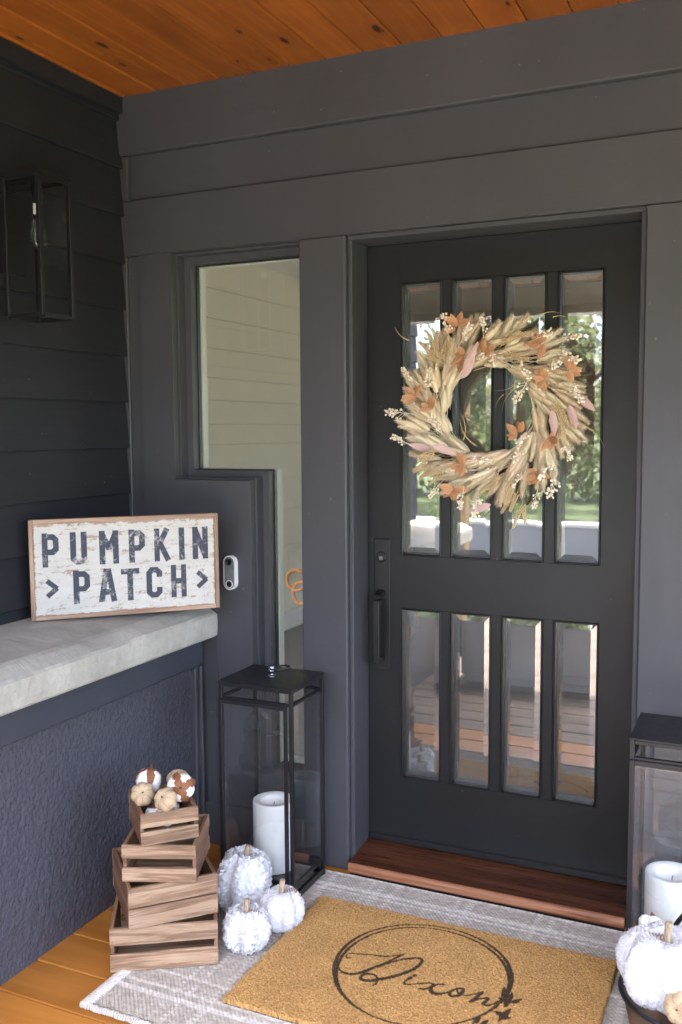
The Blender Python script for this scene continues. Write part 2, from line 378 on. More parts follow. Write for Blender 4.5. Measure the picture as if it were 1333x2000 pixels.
M_BERRY = m_petal('cream_berry', (0.84, 0.74, 0.58), (0.80, 0.68, 0.50), (0.88, 0.80, 0.66), 0.45)
M_GRASSB = m_petal('dry_grass_blade', (0.48, 0.38, 0.16), (0.38, 0.30, 0.12), (0.55, 0.46, 0.24), 0.7)

# ------------------------------------------------------------------ the setting: ground, deck, ceiling
DECK_Y = -4.3
ROOF_Y = -2.66          # the roof ends here; the deck runs on as an open terrace
lawn = mk('lawn', MB().box((-300, -300, -0.8), (300, 300, -0.45)), None); lawn['kind'] = 'structure'
g = N('lawn_grass'); v = g.coord((1, 1, 1), rnd=False); a = g.noise(v, 0.6, 5); b = g.noise(v, 40, 4)
g.base(g.mix(g.math('ADD', g.math('MULTIPLY', a, 0.5), g.math('MULTIPLY', b, 0.5)), (0.035, 0.060, 0.018), (0.075, 0.105, 0.036))); g.rough(0.9); g.bump(b, 0.8, 0.03)
lawn.data.materials.append(g.m)
g = N('driveway_concrete'); v = g.coord((1, 1, 1), rnd=False); a = g.noise(v, 1.2, 5); b = g.noise(v, 60, 4)
g.base(g.mix(a, (0.17, 0.168, 0.16), (0.24, 0.237, 0.23))); g.rough(0.85); g.bump(b, 0.4, 0.01)
drive = mk('driveway', MB().box((-14, -10.5, -0.46), (14, -5.6, -0.44)), g.m); drive['kind'] = 'structure'

bounce_slab = mk('rear_bounce_slab', MB().box((-6, 6.3, -0.46), (9, 13.5, -0.40)), M_CONC); bounce_slab['kind'] = 'structure'  # unseen pale slab added to bounce light into the room
deck = structure('deck_floor', (0, 0, -0.04)); rnd = random.Random(5)
y = 0.052; k = 0
while y > DECK_Y:
    y0 = y-0.158; me = MB().box((-1.2 if y0 < -2.95 else 0.28, y0+0.0022, -0.04), (3.6, y-0.0022, 0.0+rnd.uniform(-0.001, 0.0008)), 0.003)
    mk('deck_board', me, M_DECK if y > -1.25 else M_DECKMUTE, deck); y = y0; k += 1
mk('deck_joist_bed', MB().box((-1.2, DECK_Y, -0.44), (3.6, 0.05, -0.043)), M_TWIG, deck)

ceil = structure('ceiling', (0, 0, 2.786)); x = 0.0526-0.1352
while x < 3.6:
    mk('ceiling_plank', MB().box((x+0.0014, ROOF_Y+0.10, 2.786+rnd.uniform(0, 0.0012)), (x+0.1352-0.0014, 0.06, 2.81), 0.005), M_CEIL, ceil); x += 0.1352
mk('roof_deck', MB().box((-0.6, ROOF_Y-0.35, 2.815), (4.0, 0.1, 2.95)), M_INDARK, ceil)

# ------------------------------------------------------------------ front wall of the house
FW = thing('front_wall', 'charcoal panelled front wall around the door, under the pine ceiling', 'wall', (1.9, 0.0, 0.0))
XR = 3.7
bx('top_board', (-0.2, -0.014, 2.580), (XR, 0.16, 2.83), M_PAINTH, FW, 0.005)
bx('frieze_shadow_gap', (0.0382, 0.034, 2.418), (0.0418, 0.16, 2.579), M_PAINT, FW, 0.0)  # groove made up so its shade draws a dark line at the panel end
bx('frieze_panel', (0.0420, 0.016, 2.418), (XR, 0.16, 2.579), M_PAINTH, FW, 0.0)
bx('frieze_end_strip', (-0.2, 0.0, 2.419), (0.0380, 0.16, 2.579), M_PAINT, FW, 0.002)
bx('header_board', (-0.2, 0.0, 2.2145), (XR, 0.16, 2.4178), M_PAINTH, FW, 0.003)
ZJ = 2.2135
bx('corner_strip', (-0.2, 0.0, 0.0), (0.0245, 0.16, ZJ), M_PAINT, FW, 0.003)
bx('recessed_strip', (0.0250, 0.014, 0.0), (0.0785, 0.16, ZJ-0.0005), M_PAINT, FW, 0.0)
ZN, XL1, XL2, XPO, ZB = 1.380, 0.221, 0.544, 0.7527, 0.30
mk('field_panel', MB().prism([(ZB-0.3, 0.079), (ZJ, 0.079), (ZJ, XL1), (ZN, XL1), (ZN, XL2), (ZB-0.3, XL2)][::-1], 1, 0.003, 0.16), M_PAINT, FW)
bx('under_window_panel', (XL2+0.0005, 0.003, 0.0), (XPO-0.0005, 0.16, ZB), M_PAINT, FW, 0.002)
bx('base_board', (0.32, -0.014, 0.0), (XPO-0.001, 0.0025, 0.163), M_PAINTH, FW, 0.004)
bx('window_door_post', (XPO, -0.004, 0.0), (0.927, 0.16, ZJ), M_PAINT, FW, 0.005)
bx('door_side_post', (1.8958, -0.004, 0.0), (2.115, 0.16, ZJ), M_PAINT, FW, 0.005)
bx('right_field_panel', (2.116, 0.006, 0.0), (XR, 0.16, ZJ), M_PAINT, FW, 0.002)
# door frame
bx('door_bead', (0.9275, 0.019, 0.0), (0.9425, 0.16, 2.198), M_PAINT, FW, 0.002)
bx('door_bead', (1.8805, 0.019, 0.0), (1.8953, 0.16, 2.198), M_PAINT, FW, 0.002)
bx('door_bead', (0.9275, 0.019, 2.1985), (1.8953, 0.16, 2.2140), M_PAINTH, FW, 0.002)
bx('door_jamb', (0.9278, 0.16, 0.0), (0.9428, 0.26, 2.198), M_PAINT, FW, 0.0)
bx('door_jamb', (1.8802, 0.16, 0.0), (1.8950, 0.26, 2.198), M_PAINT, FW, 0.0)
bx('door_head_jamb', (0.9278, 0.16, 2.1985), (1.8950, 0.26, 2.2135), M_PAINT, FW, 0.0)
bx('caulk_seam', (0.3945, -0.0035, 0.168), (0.3975, 0.0028, 0.885), M_PAINT, FW, 0.0)

# window with the notched frame
WIN = thing('notched_window', 'L-shaped fixed window with stepped charcoal frame left of the door', 'window', (0.45, 0.1, 0.30))
def lpath(o): return [(XL2+o, ZB), (XL2+o, ZN+o), (XL1+o, ZN+o), (XL1+o, ZJ-o), (XPO, ZJ-o)]
def layer(o0, o1, y0, y1, nm, m, bevel=0.0016):
    A, B = lpath(o0), lpath(o1)
    for i in range(4):
        q = [A[i], A[i+1], B[i+1], B[i]]                  # (x,z)
        mb = MB()
        V = [(p[0], y0, p[1]) for p in q]+[(p[0], y1, p[1]) for p in q]
        F = [(0, 1, 2, 3), (7, 6, 5, 4), (0, 4, 5, 1), (1, 5, 6, 2), (2, 6, 7, 3), (3, 7, 4, 0)]
        mb.add(V, [f[::-1] for f in F]); mk(nm, mb, m, WIN)
layer(0.0004, 0.008, 0.036, 0.18, 'frame_bead', M_PAINT)
layer(0.008, 0.033, 0.080, 0.18, 'frame_step', M_PAINT)
layer(0.0332, 0.0372, 0.118, 0.135, 'glazing_strip', M_BLACK)
layer(0.0335, 0.039, 0.142, 0.176, 'inner_jamb', M_WHITE)
B = lpath(0.034)
P2 = [(XPO-0.001, ZB), (B[0][0], ZB), B[1], B[2], B[3], (XPO-0.001, B[4][1])]
mk('pane', MB().prism([(z, x) for x, z in P2], 1, 0.1365, 0.1405), M_GL_WIN, WIN)
bx('right_jamb', (XPO+0.0005, 0.1605, ZB), (XPO+0.02, 0.215, ZJ-0.03), M_WHITE, WIN, 0.0)
bx('inner_sill', (XL2, 0.1605, ZB-0.03), (XPO+0.02, 0.23, ZB-0.0005), M_WHITE, WIN, 0.0)

# ------------------------------------------------------------------ side wall with lap siding
SW = thing('side_wall', 'near-black lap-sided wall on the left behind the wall lantern', 'wall', (0.0, -1.4, 0.0))
SY0, SY1 = -2.88, -0.0004
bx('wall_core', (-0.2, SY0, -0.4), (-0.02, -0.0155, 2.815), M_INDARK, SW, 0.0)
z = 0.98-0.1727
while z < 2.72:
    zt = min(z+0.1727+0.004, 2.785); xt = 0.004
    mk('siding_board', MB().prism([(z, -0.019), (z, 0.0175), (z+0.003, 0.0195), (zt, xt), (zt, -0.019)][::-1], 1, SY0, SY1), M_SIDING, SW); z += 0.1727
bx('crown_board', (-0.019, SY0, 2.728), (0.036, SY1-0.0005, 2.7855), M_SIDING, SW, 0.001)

# ------------------------------------------------------------------ half wall, stucco, concrete ledge
HW = thing('half_wall', 'dark blue-grey stucco half wall under a concrete ledge', 'wall', (0.2, -1.4, 0.0))
nx, ny = 620, 180; ys = np.linspace(SY0, -0.058, nx); zs = np.linspace(-0.002, 0.70, ny)
YY, ZZ = np.meshgrid(ys, zs); XX = np.full_like(YY, 0.313)
flat = np.array([mnoise.noise((a*115, b*85, 1.3))*0.0024 + mnoise.noise((a*55, b*40, 7.7))*0.0014 + mnoise.noise((a*3, b*3, 2.1))*0.002 for a, b in zip(YY.ravel(), ZZ.ravel())])
V = np.stack([XX.ravel()+flat, YY.ravel(), ZZ.ravel()], 1)
mk('stucco_panel', npmesh('stucco_panel', V, grid_faces(nx, ny)), M_STUCCO, HW)
bx('wall_core', (0.021, SY0, -0.3), (0.300, -0.006, 0.80), M_STUCCO, HW, 0.0)
bx('end_face', (0.021, SY0-0.02, -0.3), (0.345, SY0-0.0005, 0.80), M_STUCCO, HW, 0.003)
bx('ledge_trim_board', (0.301, SY0, 0.692), (0.345, -0.020, 0.799), M_LEDGEP, HW, 0.004)
bx('corner_trim', (0.301, -0.0560, 0.0), (0.332, -0.0335, 0.691), M_PAINT, HW, 0.004)
bx('corner_trim', (0.301, -0.0330, 0.0), (0.343, -0.0205, 0.691), M_PAINT, HW, 0.004)
# ledge : noisy profile swept along Y
prof = [(0.0, 0.80), (0.012, 0.942), (0.20, 0.932), (0.325, 0.921), (0.345, 0.915), (0.392, 0.893), (0.399, 0.884), (0.4005, 0.86), (0.400, 0.83), (0.397, 0.806), (0.390, 0.800)]
ns = 240; Vv = []
for i in range(ns+1):
    yy = SY0-0.03 + (-0.0045-(SY0-0.03))*i/ns
    for j, (px, pz) in enumerate(prof):
        n1 = mnoise.noise((yy*9, j*0.7, 3.0))*0.0035 + mnoise.noise((yy*40, j*1.3, 9.0))*0.0018
        low = (mnoise.noise((yy*55, 4, 4))*0.005+mnoise.noise((yy*18, 1, 4))*0.006) if j in (9,) else 0.0
        Vv.append((px+(n1 if j > 2 else 0), yy, pz+(n1*0.6 if j > 1 else 0)+abs(low)))
m_ = len(prof); Ff = [(i*m_+j, i*m_+(j+1) % m_, (i+1)*m_+(j+1) % m_, (i+1)*m_+j) for i in range(ns) for j in range(m_)]
Ff += [tuple(range(m_))[::-1], tuple(range(ns*m_, (ns+1)*m_))]
mk('concrete_ledge', MB().add(Vv, [q[::-1] for q in Ff]), M_CONC, HW)

# ------------------------------------------------------------------ the rest of the porch: right wall, beam, posts
BM = thing('porch_beam', 'pale lapped beam along the front edge of the porch roof', 'beam', (1.6, ROOF_Y+0.05, 2.255))
for i in range(3):
    bx('beam_board', (-0.5, ROOF_Y-0.06+0.006*i, 2.255+0.186*i), (3.7, ROOF_Y+0.09, 2.255+0.186*(i+1)-0.004), M_BEAM, BM, 0.003)
BR_ = thing('porch_shade_beam', 'pale lapped beam added low along the open right side to shade the walls', 'beam', (3.6, -1.3, 2.255))  # unseen beam, set low to keep the upper walls in shade
for i in range(3):
    bx('beam_board', (3.56-0.006*i, ROOF_Y+0.10, 2.255+0.186*i), (3.69, -0.02, 2.255+0.186*(i+1)-0.004), M_BEAM, BR_, 0.003)
def post(name, label, x, y, s, h, m):
    t = thing(name, label, 'post', (x, y, 0))
    bx('shaft', (x-s, y-s, 0.12), (x+s, y+s, h-0.06), m, t, 0.006); bx('plinth', (x-s-0.018, y-s-0.018, 0.0), (x+s+0.018, y+s+0.018, 0.1195), m, t, 0.006)
    bx('capital', (x-s-0.018, y-s-0.018, h-0.0595), (x+s+0.018, y+s+0.018, h), m, t, 0.006)
post('porch_post', 'grey painted post under the right end of the porch beam', 3.6, ROOF_Y+0.02, 0.065, 2.254, M_GREYPOST)
# open pergola frame on the far edge of the terrace
post('terrace_post', 'tan wooden post standing on the open terrace', -0.02, -4.0, 0.055, 2.6, M_POST)
post('terrace_post', 'grey painted post at the edge of the open terrace', 0.20, -4.2, 0.05, 2.6, M_GREYPOST)
BN = thing('storage_bench', 'white painted storage bench reflected in the lower door panes', 'bench', (0.95, -2.55, 0))
bx('lid', (0.50, -2.86, 0.43), (1.42, -2.23, 0.47), M_WHITE, BN, 0.006); bx('body', (0.53, -2.83, 0.05), (1.39, -2.26, 0.4295), M_WHITE, BN, 0.004)
bx('plinth', (0.55, -2.81, 0.002), (1.37, -2.28, 0.0495), M_WHITE, BN, 0.002)
for i in range(3): bx('front_panel', (0.56+0.28*i, -2.2595, 0.10), (0.80+0.28*i, -2.250, 0.38), M_WHITE, BN, 0.004)

# ------------------------------------------------------------------ inside the house
INW = thing('interior_wall', 'cream boarded wall inside the house, seen through the notched window', 'wall', (-1.05, 2.5, 0.06))
bx('wall_core', (-1.25, 0.17, 0.0), (-1.075, 6.0, 2.75), M_CREAM, INW, 0.0)
z = 0.06; zb_ = [0.2, 0.43, 0.70, 0.97, 1.21, 1.468, 1.60, 1.757, 1.90, 2.09, 2.28, 2.47, 2.70]
for i in range(len(zb_)-1):
    bx('wall_board', (-1.074, 0.20, zb_[i]+0.0007), (-1.05, 6.0, zb_[i+1]-0.0007), M_CREAM, INW, 0.0025)
bx('skirting_board', (-1.074, 0.20, 0.062), (-1.035, 6.0, 0.198), M_WHITE, INW, 0.004)
infl = mk('interior_floor', MB().box((-1.3, 0.162, -0.3), (4.2, 6.2, 0.06)), M_INFLOOR); infl['kind'] = 'structure'
ince = mk('interior_ceiling', MB().box((-1.3, 0.165, 2.70), (4.2, 6.2, 2.80)), M_WHITE); ince['kind'] = 'structure'
IB = thing('interior_back_wall', 'taupe far wall of the room, seen dimly through the door glass', 'wall', (1.0, 6.1, 0.06))
bx('wall_panel', (-1.25, 6.01, 0.06), (1.75, 6.2, 2.70), M_INDARK, IB, 0.0)
bx('lintel', (1.751, 6.01, 2.45), (4.2, 6.2, 2.70), M_INDARK, IB, 0.0); bx('apron', (1.751, 6.01, 0.06), (4.2, 6.2, 0.25), M_INDARK, IB, 0.0)
for xx in (1.79, 2.97, 4.15): bx('mullion', (xx-0.03, 6.05, 0.251), (xx+0.03, 6.12, 2.449), M_WHITE, IB, 0.004)  # window opening is unseen, added and sized to let daylight into the room
IR = thing('interior_side_wall', 'cream wall on the far right of the room inside', 'wall', (4.1, 3.0, 0.06))
bx('wall_panel', (4.05, 0.17, 0.06), (4.2, 6.0, 2.70), M_CREAM, IR, 0.0)
bx('inner_lining', (2.12, 0.161, 0.06), (4.05, 0.17, 2.70), M_CREAM, IR, 0.0)

def bent_chair():
    p = at(578, 1150, 1, 1.35); cx, cy = p[0]+0.18, 1.55
    t = thing('bentwood_chair', 'orange bentwood chair inside, its curled arm showing through the notched window', 'chair', (cx, cy, 0.06))
    L_ = lambda q: tuple(q)
    for s in (-1, 1):
        yy = 0.2*s
        ring = [(-0.175+0.055*math.cos(a), yy, p[2]-0.06+0.045+0.052*math.sin(a)) for a in [2*math.pi*i/24 for i in range(24)]]
        mk('arm_loop', MB().tube(ring, 0.0085, 8, closed=True), M_BENT, t, smooth=True, world=False)
        ring2 = [(-0.150+0.045*math.cos(a), yy, p[2]-0.06-0.02+0.058*math.sin(a)) for a in [2*math.pi*i/24 for i in range(24)]]
        mk('arm_loop', MB().tube(ring2, 0.0085, 8, closed=True), M_BENT, t, smooth=True, world=False)
        for xx in (0.03, 0.30):
            mk('leg', MB().tube([(xx, yy, 0.0), (xx*0.93, yy*0.95, 0.44)], [0.013, 0.016], 8), M_BENT, t, smooth=True, world=False)
    mk('seat', MB().lathe([(0.001, 0.43), (0.22, 0.43), (0.235, 0.44), (0.235, 0.455), (0.21, 0.462), (0.001, 0.455)], 28, Matrix.Translation((0.16, 0, 0))), M_BENT, t, smooth=True, world=False)
    bk = [(0.34, 0.2*math.cos(a), 0.44+0.5*math.sin(a)) for a in [math.pi*i/16 for i in range(17)]]
    mk('backrest', MB().tube(bk, 0.013, 8), M_BENT, t, smooth=True, world=False)
bent_chair()

# ------------------------------------------------------------------ front door
DY = 0.145
dk = (DY-CAM[1])/(0.1-CAM[1])
dx = lambda x: CAM[0]+(x-CAM[0])*dk
dz = lambda z: CAM[2]+(z-CAM[2])*dk
D = thing('front_door', 'charcoal front door with two rows of four bevelled glass panes', 'door', (1.41, DY+0.02, 0.066))
DX0, DX1, DZ0, DZ1 = 0.9460, 1.8772, 0.070, 2.195
px_ = [(dx(1.087), dx(1.235)), (dx(1.267), dx(1.412)), (dx(1.445), dx(1.586)), (dx(1.619), dx(1.766))]
pz_ = [(dz(0.3318), dz(0.940)), (dz(1.1245), dz(2.0574))]
YB = DY+0.045
bx('stile', (DX0, DY, DZ0), (px_[0][0], YB, DZ1), M_DOOR, D, 0.0); bx('stile', (px_[3][1], DY, DZ0), (DX1, YB, DZ1), M_DOOR, D, 0.0)
for a, b in ((DZ0, pz_[0][0]), (pz_[0][1], pz_[1][0]), (pz_[1][1], DZ1)):
    bx('rail', (px_[0][0], DY+0.0003, a), (px_[3][1], YB, b), M_DOORH, D, 0.0)
bx('door_sweep', (DX0+0.002, DY-0.012, DZ0-0.002), (DX1-0.002, DY-0.0005, DZ0+0.022), M_BLACK, D, 0.004)
for r_ in range(2):
    z0, z1 = pz_[r_]
    for i in range(3):
        bx('muntin', (px_[i][1], DY+0.0012, z0+0.0003), (px_[i+1][0], YB, z1-0.0003), M_DOOR, D, 0.0008)
    for i in range(4):
        x0, x1 = px_[i]; e = 0.008
        mb = MB()
        for q in (((x0, z0), (x0+e, z1)), ((x1-e, z0), (x1, z1)), ((x0+e, z0), (x1-e, z0+e)), ((x0+e, z1-e), (x1-e, z1))):
            mb.box((q[0][0]+0.0002, DY-0.003, q[0][1]+0.0002), (q[1][0]-0.0002, YB-0.002, q[1][1]-0.0002), 0.003)
        mk('pane_moulding', mb, M_BLACK, D)
        a0, a1, c0, c1 = x0+e, x1-e, z0+e, z1-e; bv = 0.022; yb, yf = DY+0.022, DY+0.0185
        O_ = [(a0, yb, c0), (a1, yb, c0), (a1, yb, c1), (a0, yb, c1)]; I_ = [(a0+bv, yf, c0+bv), (a1-bv, yf, c0+bv), (a1-bv, yf, c1-bv), (a0+bv, yf, c1-bv)]
        K_ = [(p[0], yb+0.003, p[2]) for p in O_]
        mk('glass_pane', MB().add(O_+I_+K_, [(4, 5, 6, 7), (0, 1, 5, 4), (1, 2, 6, 5), (2, 3, 7, 6), (3, 0, 4, 7), (11, 10, 9, 8)]), M_GL_DOOR, D)
# handle set
HX0, HX1 = dx(0.990), dx(1.048); HZ0, HZ1 = dz(0.715), dz(1.181); hc = (HX0+HX1)/2
hp = bx('handle_plate', (HX0, DY-0.007, HZ0), (HX1, DY-0.0003, HZ1), M_IRON, D, 0.002)
kc = at(747, 1087, 1, DY); T = Matrix.Translation((kc[0]+0.001, DY-0.007, kc[2])) @ Matrix.Rotation(R(90), 4, 'X')
mk('deadbolt', MB().lathe([(0.019, 0.0), (0.019, 0.004), (0.016, 0.007), (0.011, 0.007), (0.011, 0.005), (0.001, 0.005)], 24, T), M_BLACK, D, smooth=False)
mk('key_cylinder', MB().lathe([(0.0075, 0.0045), (0.0075, 0.0085), (0.001, 0.0085)], 16, Matrix.Translation((0, 0, -0.003)) @ T), M_CHROME, D)
tz = at(745, 1158, 1, DY-0.02)[2]
mk('thumb_latch', MB().prism([(DY-0.05, tz-0.004), (DY-0.048, tz-0.010), (DY-0.0072, tz-0.003), (DY-0.0072, tz+0.010)], 0, hc-0.016, hc+0.012), M_IRON, D)
gz1, gz0 = at(740, 1172, 1, DY-0.04)[2], at(740, 1293, 1, DY-0.04)[2]
mb = MB().box((hc-0.013, DY-0.062, gz0), (hc+0.010, DY-0.045, gz1), 0.002)
mb.box((hc-0.013, DY-0.0448, gz1-0.018), (hc+0.010, DY-0.0072, gz1), 0.002); mb.box((hc-0.013, DY-0.0448, gz0), (hc+0.010, DY-0.0072, gz0+0.018), 0.002)
mk('grip', mb, M_IRON, D)

TH = thing('door_threshold', 'dark mahogany threshold with a worn lighter front edge under the door', 'threshold', (1.41, 0.05, 0.0))
mk('tread', MB().prism([(-0.036, 0.0490), (0.130, 0.0635), (0.26, 0.0635), (0.26, 0.02), (-0.036, 0.02)], 0, 0.9432, 1.8800), M_SILL, TH)
mk('nosing', MB().prism([(-0.0362, 0.0488), (-0.0362, 0.014), (-0.042, 0.016), (-0.046, 0.024), (-0.046, 0.036), (-0.0425, 0.046)], 0, 0.9434, 1.8798), M_SILLF, TH)
bx('riser', (0.9436, -0.028, 0.0), (1.8796, 0.10, 0.0195), M_BLACK, TH, 0.0)

# doorbell
b0 = at(452, 1118, 1, -0.004)
DB = thing('doorbell', 'slim oval video doorbell with white rim beside the notched window', 'doorbell', (b0[0], 0.0028, b0[2]))
def stadium(w_, h_, y0, y1, n=14):
    r_ = w_/2; hh = h_/2-r_; P = [(r_*math.cos(math.pi*i/n), hh+r_*math.sin(math.pi*i/n)) for i in range(n+1)]+[(r_*math.cos(math.pi+math.pi*i/n), -hh+r_*math.sin(math.pi+math.pi*i/n)) for i in range(n+1)]
    return MB().prism([(z, x) for x, z in P], 1, y0, y1)
mk('rim', stadium(0.050, 0.126, -0.020, 0.0), M_WHITE, DB, world=False); mk('face', stadium(0.0405, 0.1165, -0.0215, -0.019), plain('bell_glass', (0.16, 0.17, 0.17), 0.12, 0, 0.6, 30, 0.5), DB, world=False)
Rx = Matrix.Rotation(R(90), 4, 'X')
mk('camera_lens', MB().lathe([(0.0125, 0.0), (0.0125, 0.003), (0.009, 0.0035), (0.006, 0.001), (0.0005, 0.001)], 20, Matrix.Translation((0, -0.0215, 0.040)) @ Rx), M_BLACK, DB, world=False)
mk('button', MB().lathe([(0.011, 0.0), (0.011, 0.002), (0.0005, 0.003)], 20, Matrix.Translation((0, -0.0215, -0.041)) @ Rx), M_BLACK, DB, world=False)
mk('button_ring', MB().tube([(0.0135*math.cos(a), -0.0225, -0.041+0.0135*math.sin(a)) for a in [2*math.pi*i/24 for i in range(24)]], 0.0017, 6, closed=True), M_WHITE, DB, world=False)

# ------------------------------------------------------------------ wall lantern (sconce)
SC = thing('wall_lantern', 'black glass-sided wall lantern with a teardrop filament bulb', 'wall lamp', (0.0, -0.59, 1.92))
sx0, sx1, sy0, sy1, sz0, sz1 = 0.064, 0.200, -0.655, -0.518, 1.922, 2.345
e = 0.007
for xx in (sx0, sx1):
    for yy in (sy0, sy1): bx('frame_post', (xx-e, yy-e, sz0), (xx+e, yy+e, sz1), M_BLACK, SC, 0.001)
for zz in (sz0, sz1):
    for yy in (sy0, sy1): bx('frame_rail', (sx0+e, yy-e+0.0003, zz-e), (sx1-e, yy+e-0.0003, zz+e), M_BLACK, SC, 0.001)
    for xx in (sx0, sx1): bx('frame_rail', (xx-e+0.0003, sy0+e, zz-e), (xx+e-0.0003, sy1-e, zz+e), M_BLACK, SC, 0.001)
bx('roof_plate', (sx0-e, sy0-e, sz1+e), (sx1+e, sy1+e, sz1+e+0.006), M_BLACK, SC, 0.001)
bx('glass_pane', (sx1-0.0015, sy0+e, sz0+e), (sx1+0.0015, sy1-e, sz1-e), M_GL_SCO, SC, 0); bx('glass_pane', (sx0+e, sy0-0.0015, sz0+e), (sx1-e, sy0+0.0015, sz1-e), M_GL_SCO, SC, 0)
bx('glass_pane', (sx0+e, sy1-0.0015, sz0+e), (sx1-e, sy1+0.0015, sz1-e), M_GL_SCO, SC, 0)
bx('back_plate', (0.02, sy0+0.02, 2.06), (0.034, sy1-0.02, 2.30), M_BLACK, SC, 0.002); bx('arm', (0.0345, -0.60, 2.315), (0.12, -0.573, 2.335), M_BLACK, SC, 0.002)
bxc, byc = (sx0+sx1)/2, (sy0+sy1)/2; T = Matrix.Translation((bxc, byc, 0))
mk('lamp_holder', MB().lathe([(0.012, 2.33), (0.016, 2.31), (0.016, 2.275), (0.001, 2.275)][::-1], 16, T), M_BLACK, SC, smooth=False)
mk('bulb_cap', MB().lathe([(0.013, 2.242), (0.0135, 2.274)], 16, T), M_WHITE, SC, smooth=True)
mk('bulb', MB().lathe([(0.001, 2.128), (0.010, 2.130), (0.021, 2.137), (0.027, 2.150), (0.028, 2.163), (0.024, 2.185), (0.017, 2.215), (0.013, 2.2415)], 20, T), M_GL_BULB, SC, smooth=True)
fil = []
for i in range(9): a = 2*math.pi*i/8; fil.append((bxc+0.007*math.cos(a), byc+0.007*math.sin(a), 2.225 if i % 2 else 2.15))
mk('filament', MB().tube(fil, 0.0006, 4), M_CHROME, SC)

# ------------------------------------------------------------------ trees, shrubs outside (seen in the glass)
def m_leafmat(name, c0, c1):
    g = N(name); a = g.noise(g.coord((1, 1, 1)), 1.3, 4); g.base(g.mix(a, c0, c1)); g.rough(0.6)
    tr = g.n('ShaderNodeBsdfTranslucent'); g.L(g.mix(a, c0, c1), tr.inputs[0]); mx = g.n('ShaderNodeMixShader'); mx.inputs[0].default_value = 0.5
    g.L(g.p.outputs[0], mx.inputs[1]); g.L(tr.outputs[0], mx.inputs[2]); g.L(mx.outputs[0], g.out.inputs[0]); return g.m
M_LEAFA = m_leafmat('leaf_green', (0.08, 0.12, 0.045), (0.17, 0.22, 0.10)); M_LEAFB = m_leafmat('leaf_yellow_green', (0.13, 0.17, 0.07), (0.25, 0.27, 0.13))
def leaves(rng, centers, rads, n, size):
    ci = rng.integers(0, len(centers), n); d = rng.normal(size=(n, 3)); d /= np.linalg.norm(d, axis=1)[:, None]
    c = np.asarray(centers)[ci] + d*(np.asarray(rads)[ci]*rng.uniform(0.55, 1.0, n))[:, None]
    a = rng.normal(size=(n, 3)); a /= np.linalg.norm(a, axis=1)[:, None]; b = np.cross(a, rng.normal(size=(n, 3))); b /= np.linalg.norm(b, axis=1)[:, None]
    s = size*rng.uniform(0.6, 1.3, n)[:, None]
    V = np.stack([c-a*s, c-b*s*0.5, c+a*s, c+b*s*0.5], 1).reshape(-1, 3); return V, np.arange(4*n).reshape(-1, 4)
def tree(label, x, y, h, spread, m, seed, size=0.10, n=5200):
    rng = np.random.default_rng(seed); t = thing('leafy_tree', label, 'tree', (x, y, -0.45), group='trees beyond the driveway')
    mb = MB().tube([(0, 0, -0.1), (0.05, 0.03, h*0.3), (-0.05, 0.06, h*0.62), (0.04, 0, h*0.9)], [0.16, 0.12, 0.08, 0.02], 9); cs = []; rs = []
    for i in range(9):
        a = rng.uniform(0, 6.28); zz = h*rng.uniform(0.36, 0.9); rr = spread*rng.uniform(0.4, 0.95)*(1.1-abs(zz/h-0.55))
        e_ = (rr*math.cos(a), rr*math.sin(a), zz+rng.uniform(0.1, 0.7)); mb.tube([(0, 0, zz*0.75), (e_[0]*0.5, e_[1]*0.5, zz*0.9), e_], [0.06, 0.035, 0.012], 6); cs.append(e_); rs.append(spread*rng.uniform(0.38, 0.6))
    mk('trunk', mb, M_TWIG, t, smooth=True, world=False); V, F = leaves(rng, cs, rs, n, size)
    mk('crown', npmesh('crown', V, F, False), m, t, world=False)
tree('tall broad green tree directly beyond the driveway', -3.4, -19.5, 6.5, 2.4, M_LEAFA, 1)
tree('yellow-green tree left of the broad green one', -7.0, -20.5, 6.0, 2.3, M_LEAFB, 2)
tree('slender green tree nearest the driveway', -1.0, -17.0, 5.2, 1.7, M_LEAFB, 3)
tree('dark green tree on the right beyond the driveway', 4.5, -20.0, 6.5, 2.5, M_LEAFA, 4)
tree('far left green tree beyond the lawn', -12.0, -18.0, 6.0, 2.5, M_LEAFA, 5)
tree('right-hand yellow-green tree beyond the driveway', 11.0, -19.0, 6.0, 2.4, M_LEAFB, 6)
rngb = np.random.default_rng(9)
V, F = leaves(rngb, [(x_, -24+rngb.uniform(-1.5, 1.5), z_+rngb.uniform(-0.5, 0.5)) for x_ in np.arange(-16, 14, 1.6) for z_ in (0.4, 1.6, 2.8)], [1.35]*57, 26000, 0.13)
wd = mk('woodland_edge', npmesh('woodland_edge', V, F, False), M_LEAFB); tag(wd, 'dense green woodland edge far beyond the driveway', 'foliage', kind='stuff')
for i, (x0, lab) in enumerate(((-5.2, 'rounded shrub behind the grey low wall, left of the others'), (-2.2, 'rounded shrub behind the grey low wall, in the middle'), (0.6, 'rounded shrub behind the grey low wall, right of the others'))):
    t = thing('round_shrub', lab, 'shrub', (x0, -11.9, -0.45), group='shrubs behind the grey low wall')
    V, F = leaves(rngb, [(0, 0, 0.65), (0.4, 0.1, 0.55), (-0.4, 0, 0.6)], [0.6, 0.5, 0.5], 1800, 0.05); mk('foliage', npmesh('foliage', V, F, False), M_LEAFA if i % 2 else M_LEAFB, t, world=False)
    mk('stem', MB().tube([(0, 0, -0.05), (0, 0, 0.6)], [0.03, 0.015], 6), M_TWIG, t, world=False)
HS = thing('grey_garden_wall', 'long grey low wall behind the driveway', 'wall', (-1, -10.9, -0.45))
